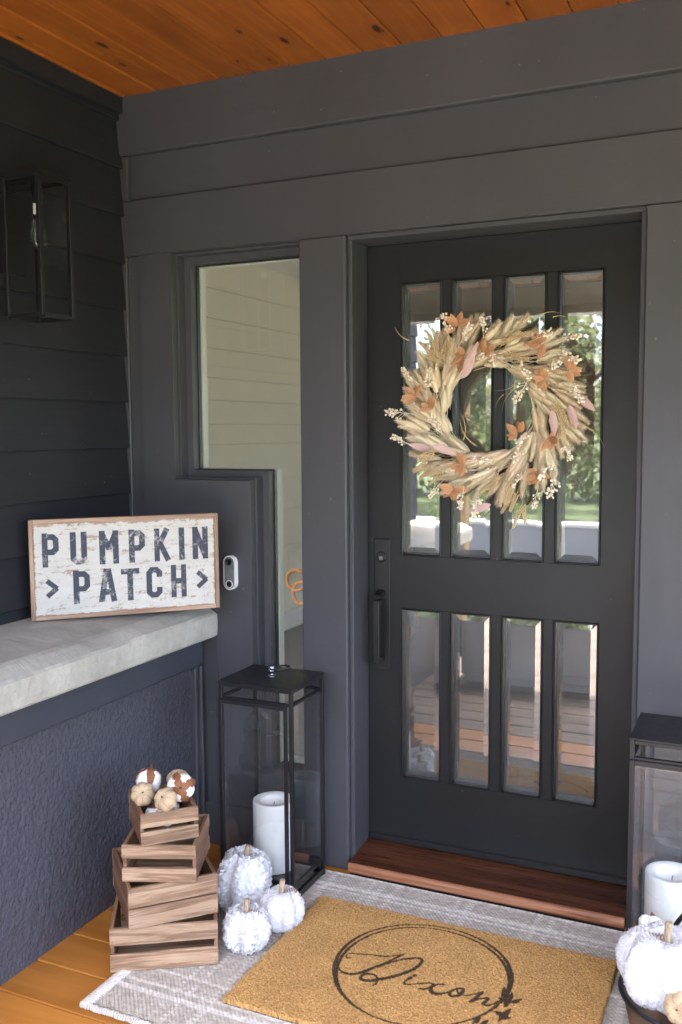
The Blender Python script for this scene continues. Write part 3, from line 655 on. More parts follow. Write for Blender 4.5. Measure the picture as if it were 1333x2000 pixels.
bx('wall_face', (-13, -11.0, -0.46), (13, -10.8, 0.10), M_GREYPOST, HS, 0.01); bx('coping', (-13.05, -11.04, 0.1005), (13.05, -10.76, 0.16), M_BEAM, HS, 0.01)

# ------------------------------------------------------------------ flat-woven rug
RX0, RX1, RY0, RY1 = 0.590, 2.42, -1.026, -0.046
def build_rug():
    t = thing('woven_rug', 'grey flat-woven rug with white plaid stripes under the doormat', 'rug', ((RX0+RX1)/2, (RY0+RY1)/2, 0.0))
    nx, ny = 660, 360; xs = np.linspace(RX0, RX1, nx); ys = np.linspace(RY0, RY1, ny); X, Y = np.meshgrid(xs, ys)
    rng = np.random.default_rng(3)
    px, py = 0.0135, 0.0082
    row = np.floor((Y-RY0)/py); ph = (row % 2)*0.5
    u = (X-RX0)/px + ph; v = (Y-RY0)/py
    lump = np.abs(np.sin(np.pi*u))**0.6*np.abs(np.sin(np.pi*v))**0.6
    # per-stitch tone
    cu = np.floor(u).astype(int); cv = row.astype(int); tone = rng.uniform(0.78, 1.14, (ny//1+10, 400))
    tn = tone[np.clip(cv, 0, tone.shape[0]-1) % tone.shape[0], np.clip(cu, 0, 399)]
    white = np.zeros_like(X)
    for y0, w_ in ((-0.135, 0.010), (-0.165, 0.006), (-0.395, 0.010), (-0.60, 0.008), (-0.905, 0.011), (-0.868, 0.007), (-0.80, 0.006)):   # stripes along X
        white = np.maximum(white, (np.abs(Y-y0) < w_)*0.75)
    for x0, w_ in ((0.79, 0.008), (0.83, 0.008), (0.905, 0.010), (1.055, 0.007), (1.09, 0.010), (1.14, 0.006), (1.36, 0.008), (1.40, 0.010), (1.62, 0.008), (1.665, 0.010), (1.71, 0.006), (1.93, 0.010), (1.97, 0.008), (2.2, 0.01)):
        white = np.maximum(white, (np.abs(X-x0) < w_)*((np.floor(v) % 2) < 1)*0.55)
    edge = np.minimum(np.minimum(X-RX0, RX1-X), np.minimum(Y-RY0, RY1-Y)); hem = edge < 0.010
    white = np.where(hem, 0.6, white)
    grey = np.array([0.47, 0.425, 0.360]); wh = np.array([0.73, 0.695, 0.63])
    c = (grey[None, None]*(1-white[..., None]) + wh[None, None]*white[..., None])*tn[..., None]
    fray = 0.0035*np.sin(X*190)+0.003*np.sin(X*83+1)
    wav = np.array([mnoise.noise((a*2.2, b*2.6, 0.4))*0.0022 for a, b in zip(X.ravel()[::1], Y.ravel()[::1])]).reshape(X.shape)
    Z = 0.0055 + 0.0048*lump + wav + np.where(hem, 0.0035, 0.0)
    Yd = Y + np.where(Y < RY0+0.02, fray, 0)*np.clip((RY0+0.02-Y)/0.02, 0, 1)
    Z = np.where(edge <= 1e-6, 0.0008, Z)
    V = np.stack([X, Yd, Z], -1).reshape(-1, 3)
    mk('rug_weave', npmesh('rug_weave', V, grid_faces(nx, ny), True, {'col': c.reshape(-1, 3)}), M_RUG, t)
    # rolled hem on the left end and yarn fringe loops on the near edge
    mb = MB(); n = 120
    for i in range(n):
        y = RY0+0.003+(RY1-RY0-0.006)*i/(n-1); mb.tube([(RX0-0.004, y-0.004, 0.003), (RX0-0.002, y-0.002, 0.013), (RX0+0.010, y, 0.0165), (RX0+0.024, y+0.002, 0.013), (RX0+0.028, y+0.003, 0.006)], 0.0042, 5)
    M_HEM = plain('hem_yarn', (0.52, 0.485, 0.43), 0.9, 0, 0.1, 90, 0.15)
    o = mk('rolled_hem', mb, M_HEM, t, smooth=True); o['kind'] = 'stuff'
    mb = MB(); n = 230; rr = random.Random(4)
    for i in range(n):
        x = RX0+(RX1-RX0)*i/(n-1); d_ = rr.uniform(0.004, 0.010); mb.tube([(x, RY0+0.012, 0.010), (x+0.001, RY0-0.001, 0.0115), (x+0.002, RY0-d_, 0.0055), (x+0.001, RY0-0.002, 0.0025)], 0.0036, 5)
    o = mk('edge_yarn', mb, M_HEM, t, smooth=True); o['kind'] = 'stuff'
build_rug()
RUGZ = 0.0125

# ------------------------------------------------------------------ coir doormat with script print
def sdseg(X, Y, a, b, w0, w1=None):
    """signed-ish coverage distance to a tapered segment (metres)"""
    ax, ay = a; bx_, by = b; dx_, dy_ = bx_-ax, by-ay; L2 = dx_*dx_+dy_*dy_+1e-12
    t = np.clip(((X-ax)*dx_+(Y-ay)*dy_)/L2, 0, 1); d = np.hypot(X-ax-t*dx_, Y-ay-t*dy_)
    w_ = w0 if w1 is None else w0+(w1-w0)*t
    return d-w_
def catmull(P, n=8):
    P = [np.array(p, float) for p in P]; out = []
    Q = [2*P[0]-P[1]]+P+[2*P[-1]-P[-2]]
    for i in range(1, len(Q)-2):
        for k in range(n):
            t = k/n; out.append(0.5*((2*Q[i])+(-Q[i-1]+Q[i+1])*t+(2*Q[i-1]-5*Q[i]+4*Q[i+1]-Q[i+2])*t*t+(-Q[i-1]+3*Q[i]-3*Q[i+1]+Q[i+2])*t**3))
    out.append(P[-1]); return out
MATZ = 0.027
def mp(zx, zy):          # print digitised from the photograph, laid on the mat's top plane
    p = at(640+zx*0.3001, 1790+zy*0.3, 2, MATZ); return (p[0], p[1])
def build_mat():
    X0, X1, Y0, Y1 = 0.938, 1.893, -0.868, -0.246
    t = thing('doormat', 'tan coir doormat with a script name inside a twig circle', 'doormat', ((X0+X1)/2, (Y0+Y1)/2, RUGZ))
    nx, ny = 640, 420; xs = np.linspace(X0, X1, nx); ys = np.linspace(Y0, Y1, ny); X, Y = np.meshgrid(xs, ys); rng = np.random.default_rng(8)
    sd_ = np.full(X.shape, 9.0)
    def stroke(P, w0, w1=None, w2=None):
        nonlocal sd_
        Q = catmull([mp(*p) for p in P]); n = len(Q)-1
        w0 *= 1.45; w1_ = w0 if w1 is None else w1*1.35; w2_ = w0 if w2 is None else w2*1.45
        wf = lambda s: w0+(w1_-w0)*min(1, 2*s)+(w2_-w1_)*max(0, 2*s-1)
        for i in range(n):
            lo = np.minimum(Q[i], Q[i+1])-0.02; hi = np.maximum(Q[i], Q[i+1])+0.02
            ix = np.searchsorted(xs, (lo[0], hi[0])); iy = np.searchsorted(ys, (lo[1], hi[1]))
            sl_ = (slice(iy[0], iy[1]), slice(ix[0], ix[1]))
            if sl_[0].stop > sl_[0].start and sl_[1].stop > sl_[1].start:
                sd_[sl_] = np.minimum(sd_[sl_], sdseg(X[sl_], Y[sl_], Q[i], Q[i+1], wf(i/n), wf((i+1)/n)))
    # capital letter
    stroke([(150, 265), (130, 268), (125, 250), (145, 238), (200, 240), (300, 248), (400, 256), (500, 242)], 0.0020)
    stroke([(500, 242), (440, 270), (380, 300), (300, 330), (230, 358), (170, 372), (110, 365), (80, 345), (65, 318)], 0.0025, 0.0050, 0.0022)
    stroke([(330, 325), (400, 300), (480, 278), (560, 268), (605, 272), (615, 290), (590, 320), (540, 350), (470, 375), (400, 395), (330, 407), (270, 415), (225, 408), (218, 390), (240, 372), (280, 372), (315, 385), (328, 408), (320, 430), (298, 445)], 0.0022, 0.0052, 0.0022)
    stroke([(545, 393), (515, 412), (500, 432), (530, 440), (590, 435), (655, 430)], 0.0032, 0.0026, 0.0020); stroke([(565, 382), (571, 381)], 0.0042)
    stroke([(655, 430), (690, 440), (672, 465), (680, 490), (720, 502), (760, 495), (795, 488)], 0.0024, 0.0055, 0.0022); stroke([(600, 465), (640, 468), (700, 445), (735, 437), (768, 442)], 0.0022, 0.0034, 0.0022)
    stroke([(795, 488), (835, 470), (875, 466), (882, 485), (852, 510), (815, 518), (795, 506), (800, 486), (828, 472)], 0.0026, 0.0044, 0.003); stroke([(845, 470), (850, 492), (880, 508), (930, 508), (1010, 488)], 0.0022)
    stroke([(1010, 490), (985, 510), (955, 535), (930, 552)], 0.0030, 0.0045, 0.0035); stroke([(930, 552), (980, 536), (1020, 530), (1045, 532), (1030, 550), (1012, 566), (1035, 575), (1080, 568), (1112, 548)], 0.0022, 0.0042, 0.0024)
    # twig circle: two slightly offset hand-drawn rings
    A = [np.array(mp(*q)) for q in ((35, 400), (590, 47), (1197, 460))]
    (ax_, ay_), (bx_, by_), (cx_, cy_) = A; d = 2*(ax_*(by_-cy_)+bx_*(cy_-ay_)+cx_*(ay_-by_))
    ux = ((ax_**2+ay_**2)*(by_-cy_)+(bx_**2+by_**2)*(cy_-ay_)+(cx_**2+cy_**2)*(ay_-by_))/d; uy = ((ax_**2+ay_**2)*(cx_-bx_)+(bx_**2+by_**2)*(ax_-cx_)+(cx_**2+cy_**2)*(bx_-ax_))/d
    r0 = math.hypot(ax_-ux, ay_-uy)
    for (ox, oy, rr, w_) in ((0, 0, r0-0.003, 0.0042), (0.003, -0.009, r0-0.0115, 0.0038)):
        dd = np.hypot(X-ux-ox, Y-uy-oy); th = np.arctan2(Y-uy, X-ux); sd_ = np.minimum(sd_, np.abs(dd-rr-0.0022*np.sin(3*th+ox*300))-w_*(1+0.35*np.sin(2*th+1)))
    # laurel leaves
    for a, b, w_ in (((1150, 450), (1165, 590), 0.011), ((1110, 525), (1205, 565), 0.010), ((1185, 565), (1268, 533), 0.008), ((1205, 490), (1150, 590), 0.010), ((1080, 612), (1185, 655), 0.010), ((1115, 665), (1197, 653), 0.007), ((1195, 595), (1110, 680), 0.010), ((940, 700), (1000, 652), 0.007), ((990, 712), (1048, 668), 0.007), ((1060, 760), (1120, 700), 0.009), ((980, 790), (1060, 740), 0.009)):
        a, b = np.array(mp(*a)), np.array(mp(*b)); dv = b-a; L = np.hypot(*dv); tt = np.clip(((X-a[0])*dv[0]+(Y-a[1])*dv[1])/L**2, 0, 1)
        d = np.hypot(X-a[0]-tt*dv[0], Y-a[1]-tt*dv[1]); sd_ = np.minimum(sd_, d-w_*np.sin(np.pi*tt)**0.8)
    ink = np.clip(0.5-(sd_+rng.normal(0, 0.0007, X.shape))/0.0012, 0, 1)*rng.uniform(0.82, 1.0, X.shape)
    n1 = rng.normal(0, 1, X.shape); n2 = (n1+np.roll(n1, 1, 1)+np.roll(n1, 2, 1)+np.roll(n1, 1, 0))/2.0
    tone = np.clip(1+0.21*n2, 0.4, 1.7)
    base = np.array([0.58, 0.335, 0.118]); c = base[None, None]*tone[..., None]
    c = c*(1+0.12*np.array([mnoise.noise((a*9, b*9, 3)) for a, b in zip(X.ravel(), Y.ravel())]).reshape(X.shape))[..., None]
    c = c*(1-ink[..., None]) + np.array([0.022, 0.018, 0.017])*ink[..., None]
    edge = np.minimum(np.minimum(X-X0, X1-X), np.minimum(Y-Y0, Y1-Y))
    Z = MATZ - 0.0015 + 0.0016*n2*0.6 - np.clip(0.004-edge, 0, 1)*0.8; Z = np.where(edge <= 1e-6, RUGZ+0.0005, Z)
    jx = rng.normal(0, 0.0006, X.shape)+np.where(edge <= 1e-6, rng.normal(0, 0.0012, X.shape), 0); jy = rng.normal(0, 0.0006, X.shape)+np.where(edge <= 1e-6, rng.normal(0, 0.0012, X.shape), 0)
    mk('coir_pile', npmesh('coir_pile', np.stack([X+jx, Y+jy, Z], -1).reshape(-1, 3), grid_faces(nx, ny), False, {'col': c.reshape(-1, 3)}), M_COIR, t)
    bx('backing', (X0+0.002, Y0+0.002, RUGZ-0.003), (X1-0.002, Y1-0.002, RUGZ+0.002), M_BLACK, t, 0)
build_mat()

# ------------------------------------------------------------------ crates
def crate(label, x, y, z, yaw, w_, d_, h_, gap, slat=None):
    t = thing('wooden_crate', label, 'crate', (x, y, z), (0, 0, R(yaw)), group='brown slatted crates in the stack')
    th = 0.011; sh = h_*(1-gap)/2
    for i, xx in enumerate((0.0, w_-th)): mk('end_board', MB().box((xx, th+0.0004, 0.0), (xx+th, d_-th-0.0004, h_), 0.0012), M_CRATEE, t, world=False)
    for yy in (0.0, d_-th):
        for zz in (0.0, h_-sh):
            s_ = mk('slat', MB().box((-0.0006, yy, zz), (w_+0.0006, yy+th, zz+sh), 0.0014), M_CRATE, t, world=False)
            if yy == 0.0:
                for xx in (0.007, w_-0.007):
                    for q in (0.25, 0.75): mk('nail_head', MB().box((xx-0.0012, -0.0004, zz+sh*q-0.0008), (xx+0.0012, 0.001, zz+sh*q+0.0008)), M_CHROME, s_, world=False)
    n = max(2, int((d_-2*th)/0.06)); ww = (d_-2*th-0.0008)/n
    for i in range(n): mk('bottom_slat', MB().box((th+0.0004, th+0.0004+i*ww+0.002, 0.001), (w_-th-0.0004, th+0.0004+(i+1)*ww-0.002, 0.008), 0.001), M_CRATE, t, world=False)
    return t
CR = [("largest brown slatted crate at the bottom of the stack, on the rug", 0.5714, -0.8794, RUGZ, 32.68, 0.307, 0.235, 0.1297, 0.20),
      ("second crate from the bottom, turned, with a narrow slat gap", 0.6271, -0.8609, None, 46.8, 0.2601, 0.2934, 0.1201, 0.04),
      ("third crate from the bottom, with a wide gap between its slats", 0.5823, -0.8291, None, 22.7, 0.2142, 0.2292, 0.1091, 0.27),
      ("small top crate filled with cotton bolls and little pumpkins", 0.6425, -0.8145, None, 46.24, 0.1671, 0.2168, 0.0929, 0.12)]
zc = RUGZ
for (lab, x, y, z_, yaw, w_, d_, h_, gp) in CR:
    crate(lab, x, y, zc, yaw, w_, d_, h_, gp); zc += h_+0.0006
CR4Z = zc-0.0935

# ------------------------------------------------------------------ pumpkins and cotton bolls
def lobed(Rr, H, lobes, depth, n=72, m=28, seed=0, amp=0.0, tilt=0.0):
    V = []
    for i in range(m+1):
        ph = math.pi*i/m
        for j in range(n):
            th = 2*math.pi*j/n; gro = (abs(math.cos(lobes*th/2)))**3.0
            rr = Rr*(math.sin(ph)**0.78)*(1-depth*gro*math.sin(ph)); zz = -math.cos(ph)*H/2
            zz -= 0.16*H*math.exp(-(rr/(0.30*Rr))**2)*(1 if ph > math.pi/2 else -1)
            q = amp*mnoise.noise((rr*math.cos(th)*45+seed*7, rr*math.sin(th)*45, zz*45)) if amp else 0
            V.append(((rr+q)*math.cos(th), (rr+q)*math.sin(th), zz+H/2+q*0.5))
    i0 = np.arange(n); F = []
    for i in range(m):
        for j in range(n):
            j2 = (j+1) % n; F.append((i*n+j, i*n+j2, (i+1)*n+j2, (i+1)*n+j))
    return np.array(V), np.array(F)
def coil(p0, d, turns, r_, pitch):
    d = Vector(d).normalized(); u_ = d.orthogonal().normalized(); v_ = d.cross(u_); n = turns*12
    return [Vector(p0)+d*(pitch*i/12)+u_*(r_*math.cos(i*math.pi/6))+v_*(r_*math.sin(i*math.pi/6))-Vector((0, 0, 0.3*(pitch*i/12)**1.0*0.4)) for i in range(n+1)]
def chenille(label, x, y, z, Rr, H, seed, yaw=0, stem=0.045, coil_d=(0.9, 0.25, 0.1), loc_tilt=(0, 0, 0), tuft=2600, tl=0.009):
    t = thing('chenille_pumpkin', label, 'pumpkin', (x, y, z), (loc_tilt[0], loc_tilt[1], R(yaw)), group='white chenille pumpkins')
    V, F = lobed(Rr, H, 6, 0.26, seed=seed, amp=Rr*0.03, n=84, m=34)
    b = mk('body', npmesh('body', V, F), M_CHEN, t, world=False)
    rng = np.random.default_rng(seed); n = tuft; idx = rng.integers(0, len(F), n); c = V[F[idx]].mean(1)
    nrm = np.cross(V[F[idx, 1]]-V[F[idx, 0]], V[F[idx, 3]]-V[F[idx, 0]]); ln = np.linalg.norm(nrm, axis=1); ok = ln > 1e-9; c = c[ok]; nrm = nrm[ok]/ln[ok][:, None]
    sgn = np.sign((nrm*(c-np.array([0, 0, H/2]))).sum(1)); nrm *= sgn[:, None]; n = len(c)
    PV = []; PF = []; k = 0
    tg = np.cross(nrm, rng.normal(size=(n, 3))); tg /= np.linalg.norm(tg, axis=1)[:, None]; bt = np.cross(nrm, tg)
    for q in range(4):          # four little yarn leaves per tuft
        a = rng.uniform(0, 6.28, n); dr = tg*np.cos(a)[:, None]+bt*np.sin(a)[:, None]; l_ = tl*rng.uniform(0.55, 1.2, n)[:, None]; wd_ = tl*0.28*rng.uniform(0.7, 1.3, n)[:, None]
        sdv = np.cross(nrm, dr); tip = c+nrm*l_*rng.uniform(0.12, 0.62, n)[:, None]+dr*l_*0.85; mid = (c+tip)/2+nrm*l_*0.12
        vv = np.stack([c-nrm*0.001, mid-sdv*wd_, tip, mid+sdv*wd_], 1).reshape(-1, 3); PV.append(vv); PF.append(np.arange(4*n).reshape(-1, 4)+k); k += 4*n
    o = mk('yarn_tufts', npmesh('yarn_tufts', np.concatenate(PV), np.concatenate(PF), False), M_CHEN, t, world=False); o['kind'] = 'stuff'
    sz = H*0.86
    mk('stem', MB().tube([(0, 0, sz-0.02), (0.001, 0.001, sz+stem*0.5), (0.003, 0.002, sz+stem)], [0.0095, 0.0088, 0.0085], 12), M_STEM, t, world=False)
    mk('tendril', MB().tube(coil((0.010*coil_d[0], 0.01*coil_d[1], sz+0.010), coil_d, 5, 0.0068, 0.0078), 0.0013, 5), M_TENDRIL, t, smooth=True, world=False)
    return t
pC = at(472, 1836, 2, 0.02); pB = at(548, 1806, 2, 0.02)
chenille('largest white fluffy pumpkin, set behind the other two beside the crates', 0.735, -0.425, RUGZ, 0.089, 0.205, 1, 20, 0.046, (0.8, 0.5, 0.05), tl=0.014, tuft=1700, loc_tilt=(0, R(6), 0))
chenille('white fluffy pumpkin at the doormat corner with an upright pale stem', 0.905, -0.462, RUGZ, 0.070, 0.128, 2, -8, 0.046, (0.85, 0.45, 0.2), tl=0.008, tuft=1500)
chenille('front white fluffy pumpkin touching the bottom crate', 0.862, -0.606, RUGZ, 0.073, 0.125, 3, -25, 0.046, (0.95, 0.5, 0.05), tl=0.011, tuft=1300)

def burlap(label, c, Rr, H, rot, seed, group='little burlap pumpkins'):
    t = thing('burlap_pumpkin', label, 'pumpkin', c, rot, group=group)
    V, F = lobed(Rr, H, 7, 0.10, n=56, m=20, seed=seed, amp=0.0012); V[:, 2] -= H/2; mk('body', npmesh('body', V, F), M_BURLAP, t, world=False)
    mb = MB()
    for k in range(7):
        a = 2*math.pi*(k)/7
        mb.tube([(Rr*0.99*(math.sin(p)**0.78)*(1-0.10*math.sin(p))*math.cos(a), Rr*0.99*(math.sin(p)**0.78)*(1-0.10*math.sin(p))*math.sin(a), -math.cos(p)*H/2-(0.16*H*math.exp(-((Rr*math.sin(p)**0.78)/(0.3*Rr))**2)*(1 if p > math.pi/2 else -1))) for p in [math.pi*(0.12+0.76*i/14) for i in range(15)]], 0.0009, 5)
    mk('twine', mb, M_TENDRIL, t, smooth=True, world=False)
    mk('stem', MB().tube([(0, 0, H*0.30), (0.002, 0, H*0.42), (0.004, 0.001, H*0.52)], [0.0022, 0.0018, 0.0014], 6), M_TWIG, t, world=False)
def boll(label, c, Rr, rot, seed, group='cotton bolls'):
    t = thing('cotton_boll', label, 'cotton boll', c, rot, group=group); rng = random.Random(seed)
    for k in range(4):
        a = k*math.pi/2+0.4; mb = MB(); n, m = 14, 10; V = []; cx, cy = Rr*0.45*math.cos(a), Rr*0.45*math.sin(a)
        prof = []
        for i in range(m+1):
            ph = math.pi*i/m
            for j in range(n):
                th = 2*math.pi*j/n; q = 1+0.16*mnoise.noise((math.cos(th)*math.sin(ph)*2.6+seed+k*3, math.sin(th)*math.sin(ph)*2.6, math.cos(ph)*2.6))
                V.append((cx+Rr*0.62*q*math.sin(ph)*math.cos(th), cy+Rr*0.62*q*math.sin(ph)*math.sin(th), -Rr*0.78*q*math.cos(ph)))
        F = [(i*n+j, i*n+(j+1) % n, (i+1)*n+(j+1) % n, (i+1)*n+j) for i in range(m) for j in range(n)]
        mk('cotton_lock', mb.add(V, F), M_COTTON, t, smooth=True, world=False)
    for k in range(4):
        a = k*math.pi/2+0.4+math.pi/4; P = []
        mb = MB(); rows = [(-1.02, 0.02, 0.12), (-0.90, 0.40, 0.30), (-0.58, 0.78, 0.33), (-0.10, 1.0, 0.22), (0.28, 1.06, 0.03)]
        V = []
        for (zz, rr, ww) in rows:
            for s in (-1, 0, 1):
                aa = a+s*ww/max(0.35, rr); rr2 = rr*(1.13 if s == 0 else 1.08); V.append((Rr*rr2*math.cos(aa), Rr*rr2*math.sin(aa), Rr*zz*0.95))
        F = []
        for i in range(4):
            for s in range(2): F.append((i*3+s, i*3+s+1, (i+1)*3+s+1, (i+1)*3+s))
        mk('husk', mb.add(V, F), M_BRACT, t, smooth=True, world=False)
    mk('stalk', MB().tube([(0, 0, -Rr*0.9), (0, 0, -Rr*1.2)], [0.004, 0.003], 6), M_TWIG, t, world=False)
# contents of the top crate; its middle lies near (0.622,-0.679)
q = lambda px, py, yy: tuple(at(px, py, 1, yy))
boll('open cotton boll at the back left of the top crate, husk upward', q(291, 1524, -0.655), 0.040, (R(165), R(8), 0.3), 11)
boll('cotton boll at the back right of the top crate, husk star facing out', q(354, 1538, -0.665), 0.040, tuple(Vector((-0.50, 0.80, -0.30)).to_track_quat('Z', 'Y').to_euler()), 12)
boll('cotton boll deep in the front of the top crate', q(322, 1597, -0.725), 0.030, (R(150), R(0), 0.2), 13)
boll('cotton boll showing through the slat gap of the top crate', q(304, 1590, -0.700), 0.030, (R(120), R(-40), 0.9), 14)
boll('cotton boll low at the back of the top crate', q(330, 1575, -0.640), 0.030, (R(20), R(30), 0.1), 15)
burlap('little burlap pumpkin resting on the left edge of the top crate', q(279, 1551, -0.735), 0.036, 0.056, (R(50), R(28), 0.2), 21)
burlap('little burlap pumpkin at the front of the top crate, stem facing the viewer', q(324, 1561, -0.745), 0.036, 0.054, (R(55), R(-8), 0.0), 22)
burlap('little burlap pumpkin peeking out behind the cotton in the top crate', q(347, 1521, -0.605), 0.034, 0.050, (R(12), R(-6), 0.4), 23)

# ------------------------------------------------------------------ floor lanterns and candles
def lantern(label, x, y, z, w_, d_, h_, side):
    t = thing('floor_lantern', label, 'lantern', (x, y, z), group='tall black floor lanterns'); p = 0.013
    B_ = lambda nm, a, b, m=M_IRON, bev=0.0012: mk(nm, MB().box(a, b, bev), m, t, world=False)
    for xx in (0, w_-p):
        for yy in (0, d_-p): B_('post', (xx, yy, 0), (xx+p, yy+p, h_-0.006))
    rp = B_('roof_plate', (-0.002, -0.002, h_-0.006), (w_+0.002, d_+0.002, h_))
    for zz, hh in ((h_-0.018, 0.0115), (h_-0.062, 0.010), (0.052, 0.012), (0.004, 0.022)):
        for yy in (0, d_-p): B_('rail', (p+0.0003, yy+0.0005, zz), (w_-p-0.0003, yy+p-0.0005, zz+hh))
        for xx in (0, w_-p): B_('rail', (xx+0.0005, p+0.0003, zz), (xx+p-0.0005, d_-p-0.0003, zz+hh))
    B_('floor_plate', (p+0.0004, p+0.0004, 0.050), (w_-p-0.0004, d_-p-0.0004, 0.0535))
    gz0, gz1 = 0.065, h_-0.063
    # framed glass door on the front
    f0, f1 = -0.007, -0.0006; fw = 0.015
    mb = MB(); mb.box((0.001, f0, gz0-0.006), (fw, f1, gz1+0.004), 0.001).box((w_-p-fw-0.001, f0, gz0-0.006), (w_-p-0.002, f1, gz1+0.004), 0.001)
    mb.box((fw+0.0002, f0+0.0003, gz1+0.004-fw), (w_-p-fw-0.0012, f1, gz1+0.004), 0.001).box((fw+0.0002, f0+0.0003, gz0-0.006), (w_-p-fw-0.0012, f1, gz0-0.006+fw), 0.001)
    df = mk('door_frame', mb, M_IRON, t, world=False)
    mk('door_pane', MB().box((fw, f1-0.003, gz0+0.008), (w_-p-fw, f1-0.0015, gz1-0.010)), M_GL_LAN, df, world=False)
    mk('latch', MB().tube([(0.0, -0.003, 0.30), (-0.016, -0.003, 0.30)], 0.0015, 6), M_IRON, df, world=False)
    mk('glass_pane', MB().box((w_-p/2-0.001, p+0.0004, gz0), (w_-p/2+0.001, d_-p-0.0004, gz1)), M_GL_LAN, t, world=False)
    mk('glass_pane', MB().box((p/2-0.001, p+0.0004, gz0), (p/2+0.001, d_-p-0.0004, gz1)), M_GL_LAN, t, world=False)
    mk('glass_pane', MB().box((p+0.0004, d_-p/2-0.001, gz0), (w_-p-0.0004, d_-p/2+0.001, gz1)), M_GL_LAN, t, world=False)
    T = Matrix.Translation((w_/2, d_/2, h_))
    mk('finial', MB().lathe([(0.016, 0.0), (0.016, 0.003), (0.009, 0.006), (0.009, 0.014), (0.014, 0.018), (0.014, 0.022), (0.010, 0.026), (0.011, 0.034), (0.007, 0.038), (0.001, 0.039)], 18, T), M_CHROME, t, smooth=True, world=False)
    mk('ring_handle', MB().tube([(w_/2+0.030+0.032*math.cos(a), d_/2+0.006+0.032*math.sin(a), h_+0.031+0.004*math.cos(a)) for a in [2*math.pi*i/28 for i in range(28)]], 0.0032, 7, closed=True), M_BLACK, t, smooth=True, world=False)
def candle(label, x, y, z, r_, h_):
    t = thing('pillar_candle', label, 'candle', (x, y, z), group='white pillar candles in the lanterns')
    mk('wax', MB().lathe([(r_*0.97, 0.0), (r_, 0.004), (r_, h_-0.006), (r_*0.985, h_-0.001), (r_*0.93, h_), (r_*0.66, h_-0.003), (r_*0.60, h_-0.010), (r_*0.56, h_-0.022), (r_*0.001, h_-0.024)], 44), M_WAX, t, smooth=True, world=False)
    mk('wick', MB().tube([(0, 0, h_-0.026), (0.001, 0, h_-0.016), (0.003, 0.001, h_-0.010)], 0.0014, 6), M_BLACK, t, world=False)
lantern('tall black lantern left of the door, behind the white pumpkins', 0.596, -0.3177, RUGZ, 0.2767, 0.2388, 0.7199, 0)
lantern('tall black lantern right of the door, behind the bucket', 1.9300, -0.391, RUGZ, 0.2767, 0.2450, 0.7250, 1)
cl = at(535, 1560, 1, -0.198); candle('white pillar candle inside the left lantern', cl[0], -0.198, RUGZ+0.0540, 0.0715, cl[2]-RUGZ-0.054)
cr = at(1313, 1703, 1, -0.265); candle('white pillar candle inside the right lantern', cr[0], -0.265, RUGZ+0.0540, 0.0715, cr[2]-RUGZ-0.054)

# ------------------------------------------------------------------ bucket of autumn things at the right
BX, BY, BRr, BZ = 2.108, -0.600, 0.160, 0.168
g = N('bronzed_metal'); a = g.noise(g.coord((3, 3, 9)), 2.0, 5, 0.65); g.base(g.ramp(a, [(0.3, (0.12, 0.075, 0.045)), (0.7, (0.30, 0.20, 0.13))])); g.set('Metallic', 0.7); g.rough(g.ramp(a, [(0.3, 0.32), (0.7, 0.5)]))
BK = thing('metal_bucket', 'bronzed metal bucket with black rim at the right edge', 'bucket', (BX, BY, RUGZ))
mk('shell', MB().lathe([(0.118, 0.0), (0.121, 0.004), (BRr-0.003, BZ-0.004), (BRr-0.006, BZ-0.004), (0.116, 0.006), (0.001, 0.006)], 56), g.m, BK, smooth=True, world=False)
mk('rim', MB().tube([(BRr*math.cos(a), BRr*math.sin(a), BZ) for a in [2*math.pi*i/56 for i in range(56)]], 0.0062, 8, closed=True), M_BLACK, BK, smooth=True, world=False)
mk('handle', MB().tube([((BRr+0.004)*math.cos(math.pi*i/28), 0.045*math.sin(math.pi*i/28), BZ-0.005+0.20*math.sin(math.pi*i/28)) for i in range(29)], 0.0062, 8, Matrix.Rotation(R(-62), 4, 'Z')), M_BLACK, BK, smooth=True, world=False)
PB = at(1303, 1893, 1, -0.62)
chenille('big white fluffy pumpkin with a pale stem in the bucket', PB[0], PB[1], PB[2]-0.085, 0.122, 0.180, 4, 20, 0.050, (-0.9, 0.15, 0.12), tl=0.007, tuft=4200)
chenille('white fluffy pumpkin behind the big one in the bucket', BX+0.085, BY+0.055, RUGZ+0.10, 0.075, 0.13, 5, 10, 0.03, (0.9, 0.3, 0.1), tl=0.006)
burlap('burlap pumpkin on the near side of the bucket', tuple(np.array(q(1330, 1968, -0.735))), 0.040, 0.062, (R(70), R(-62), 0), 24)
boll('cotton boll behind the big pumpkin in the bucket', q(1270, 1812, -0.505), 0.032, (R(40), R(-25), 0.0), 16)

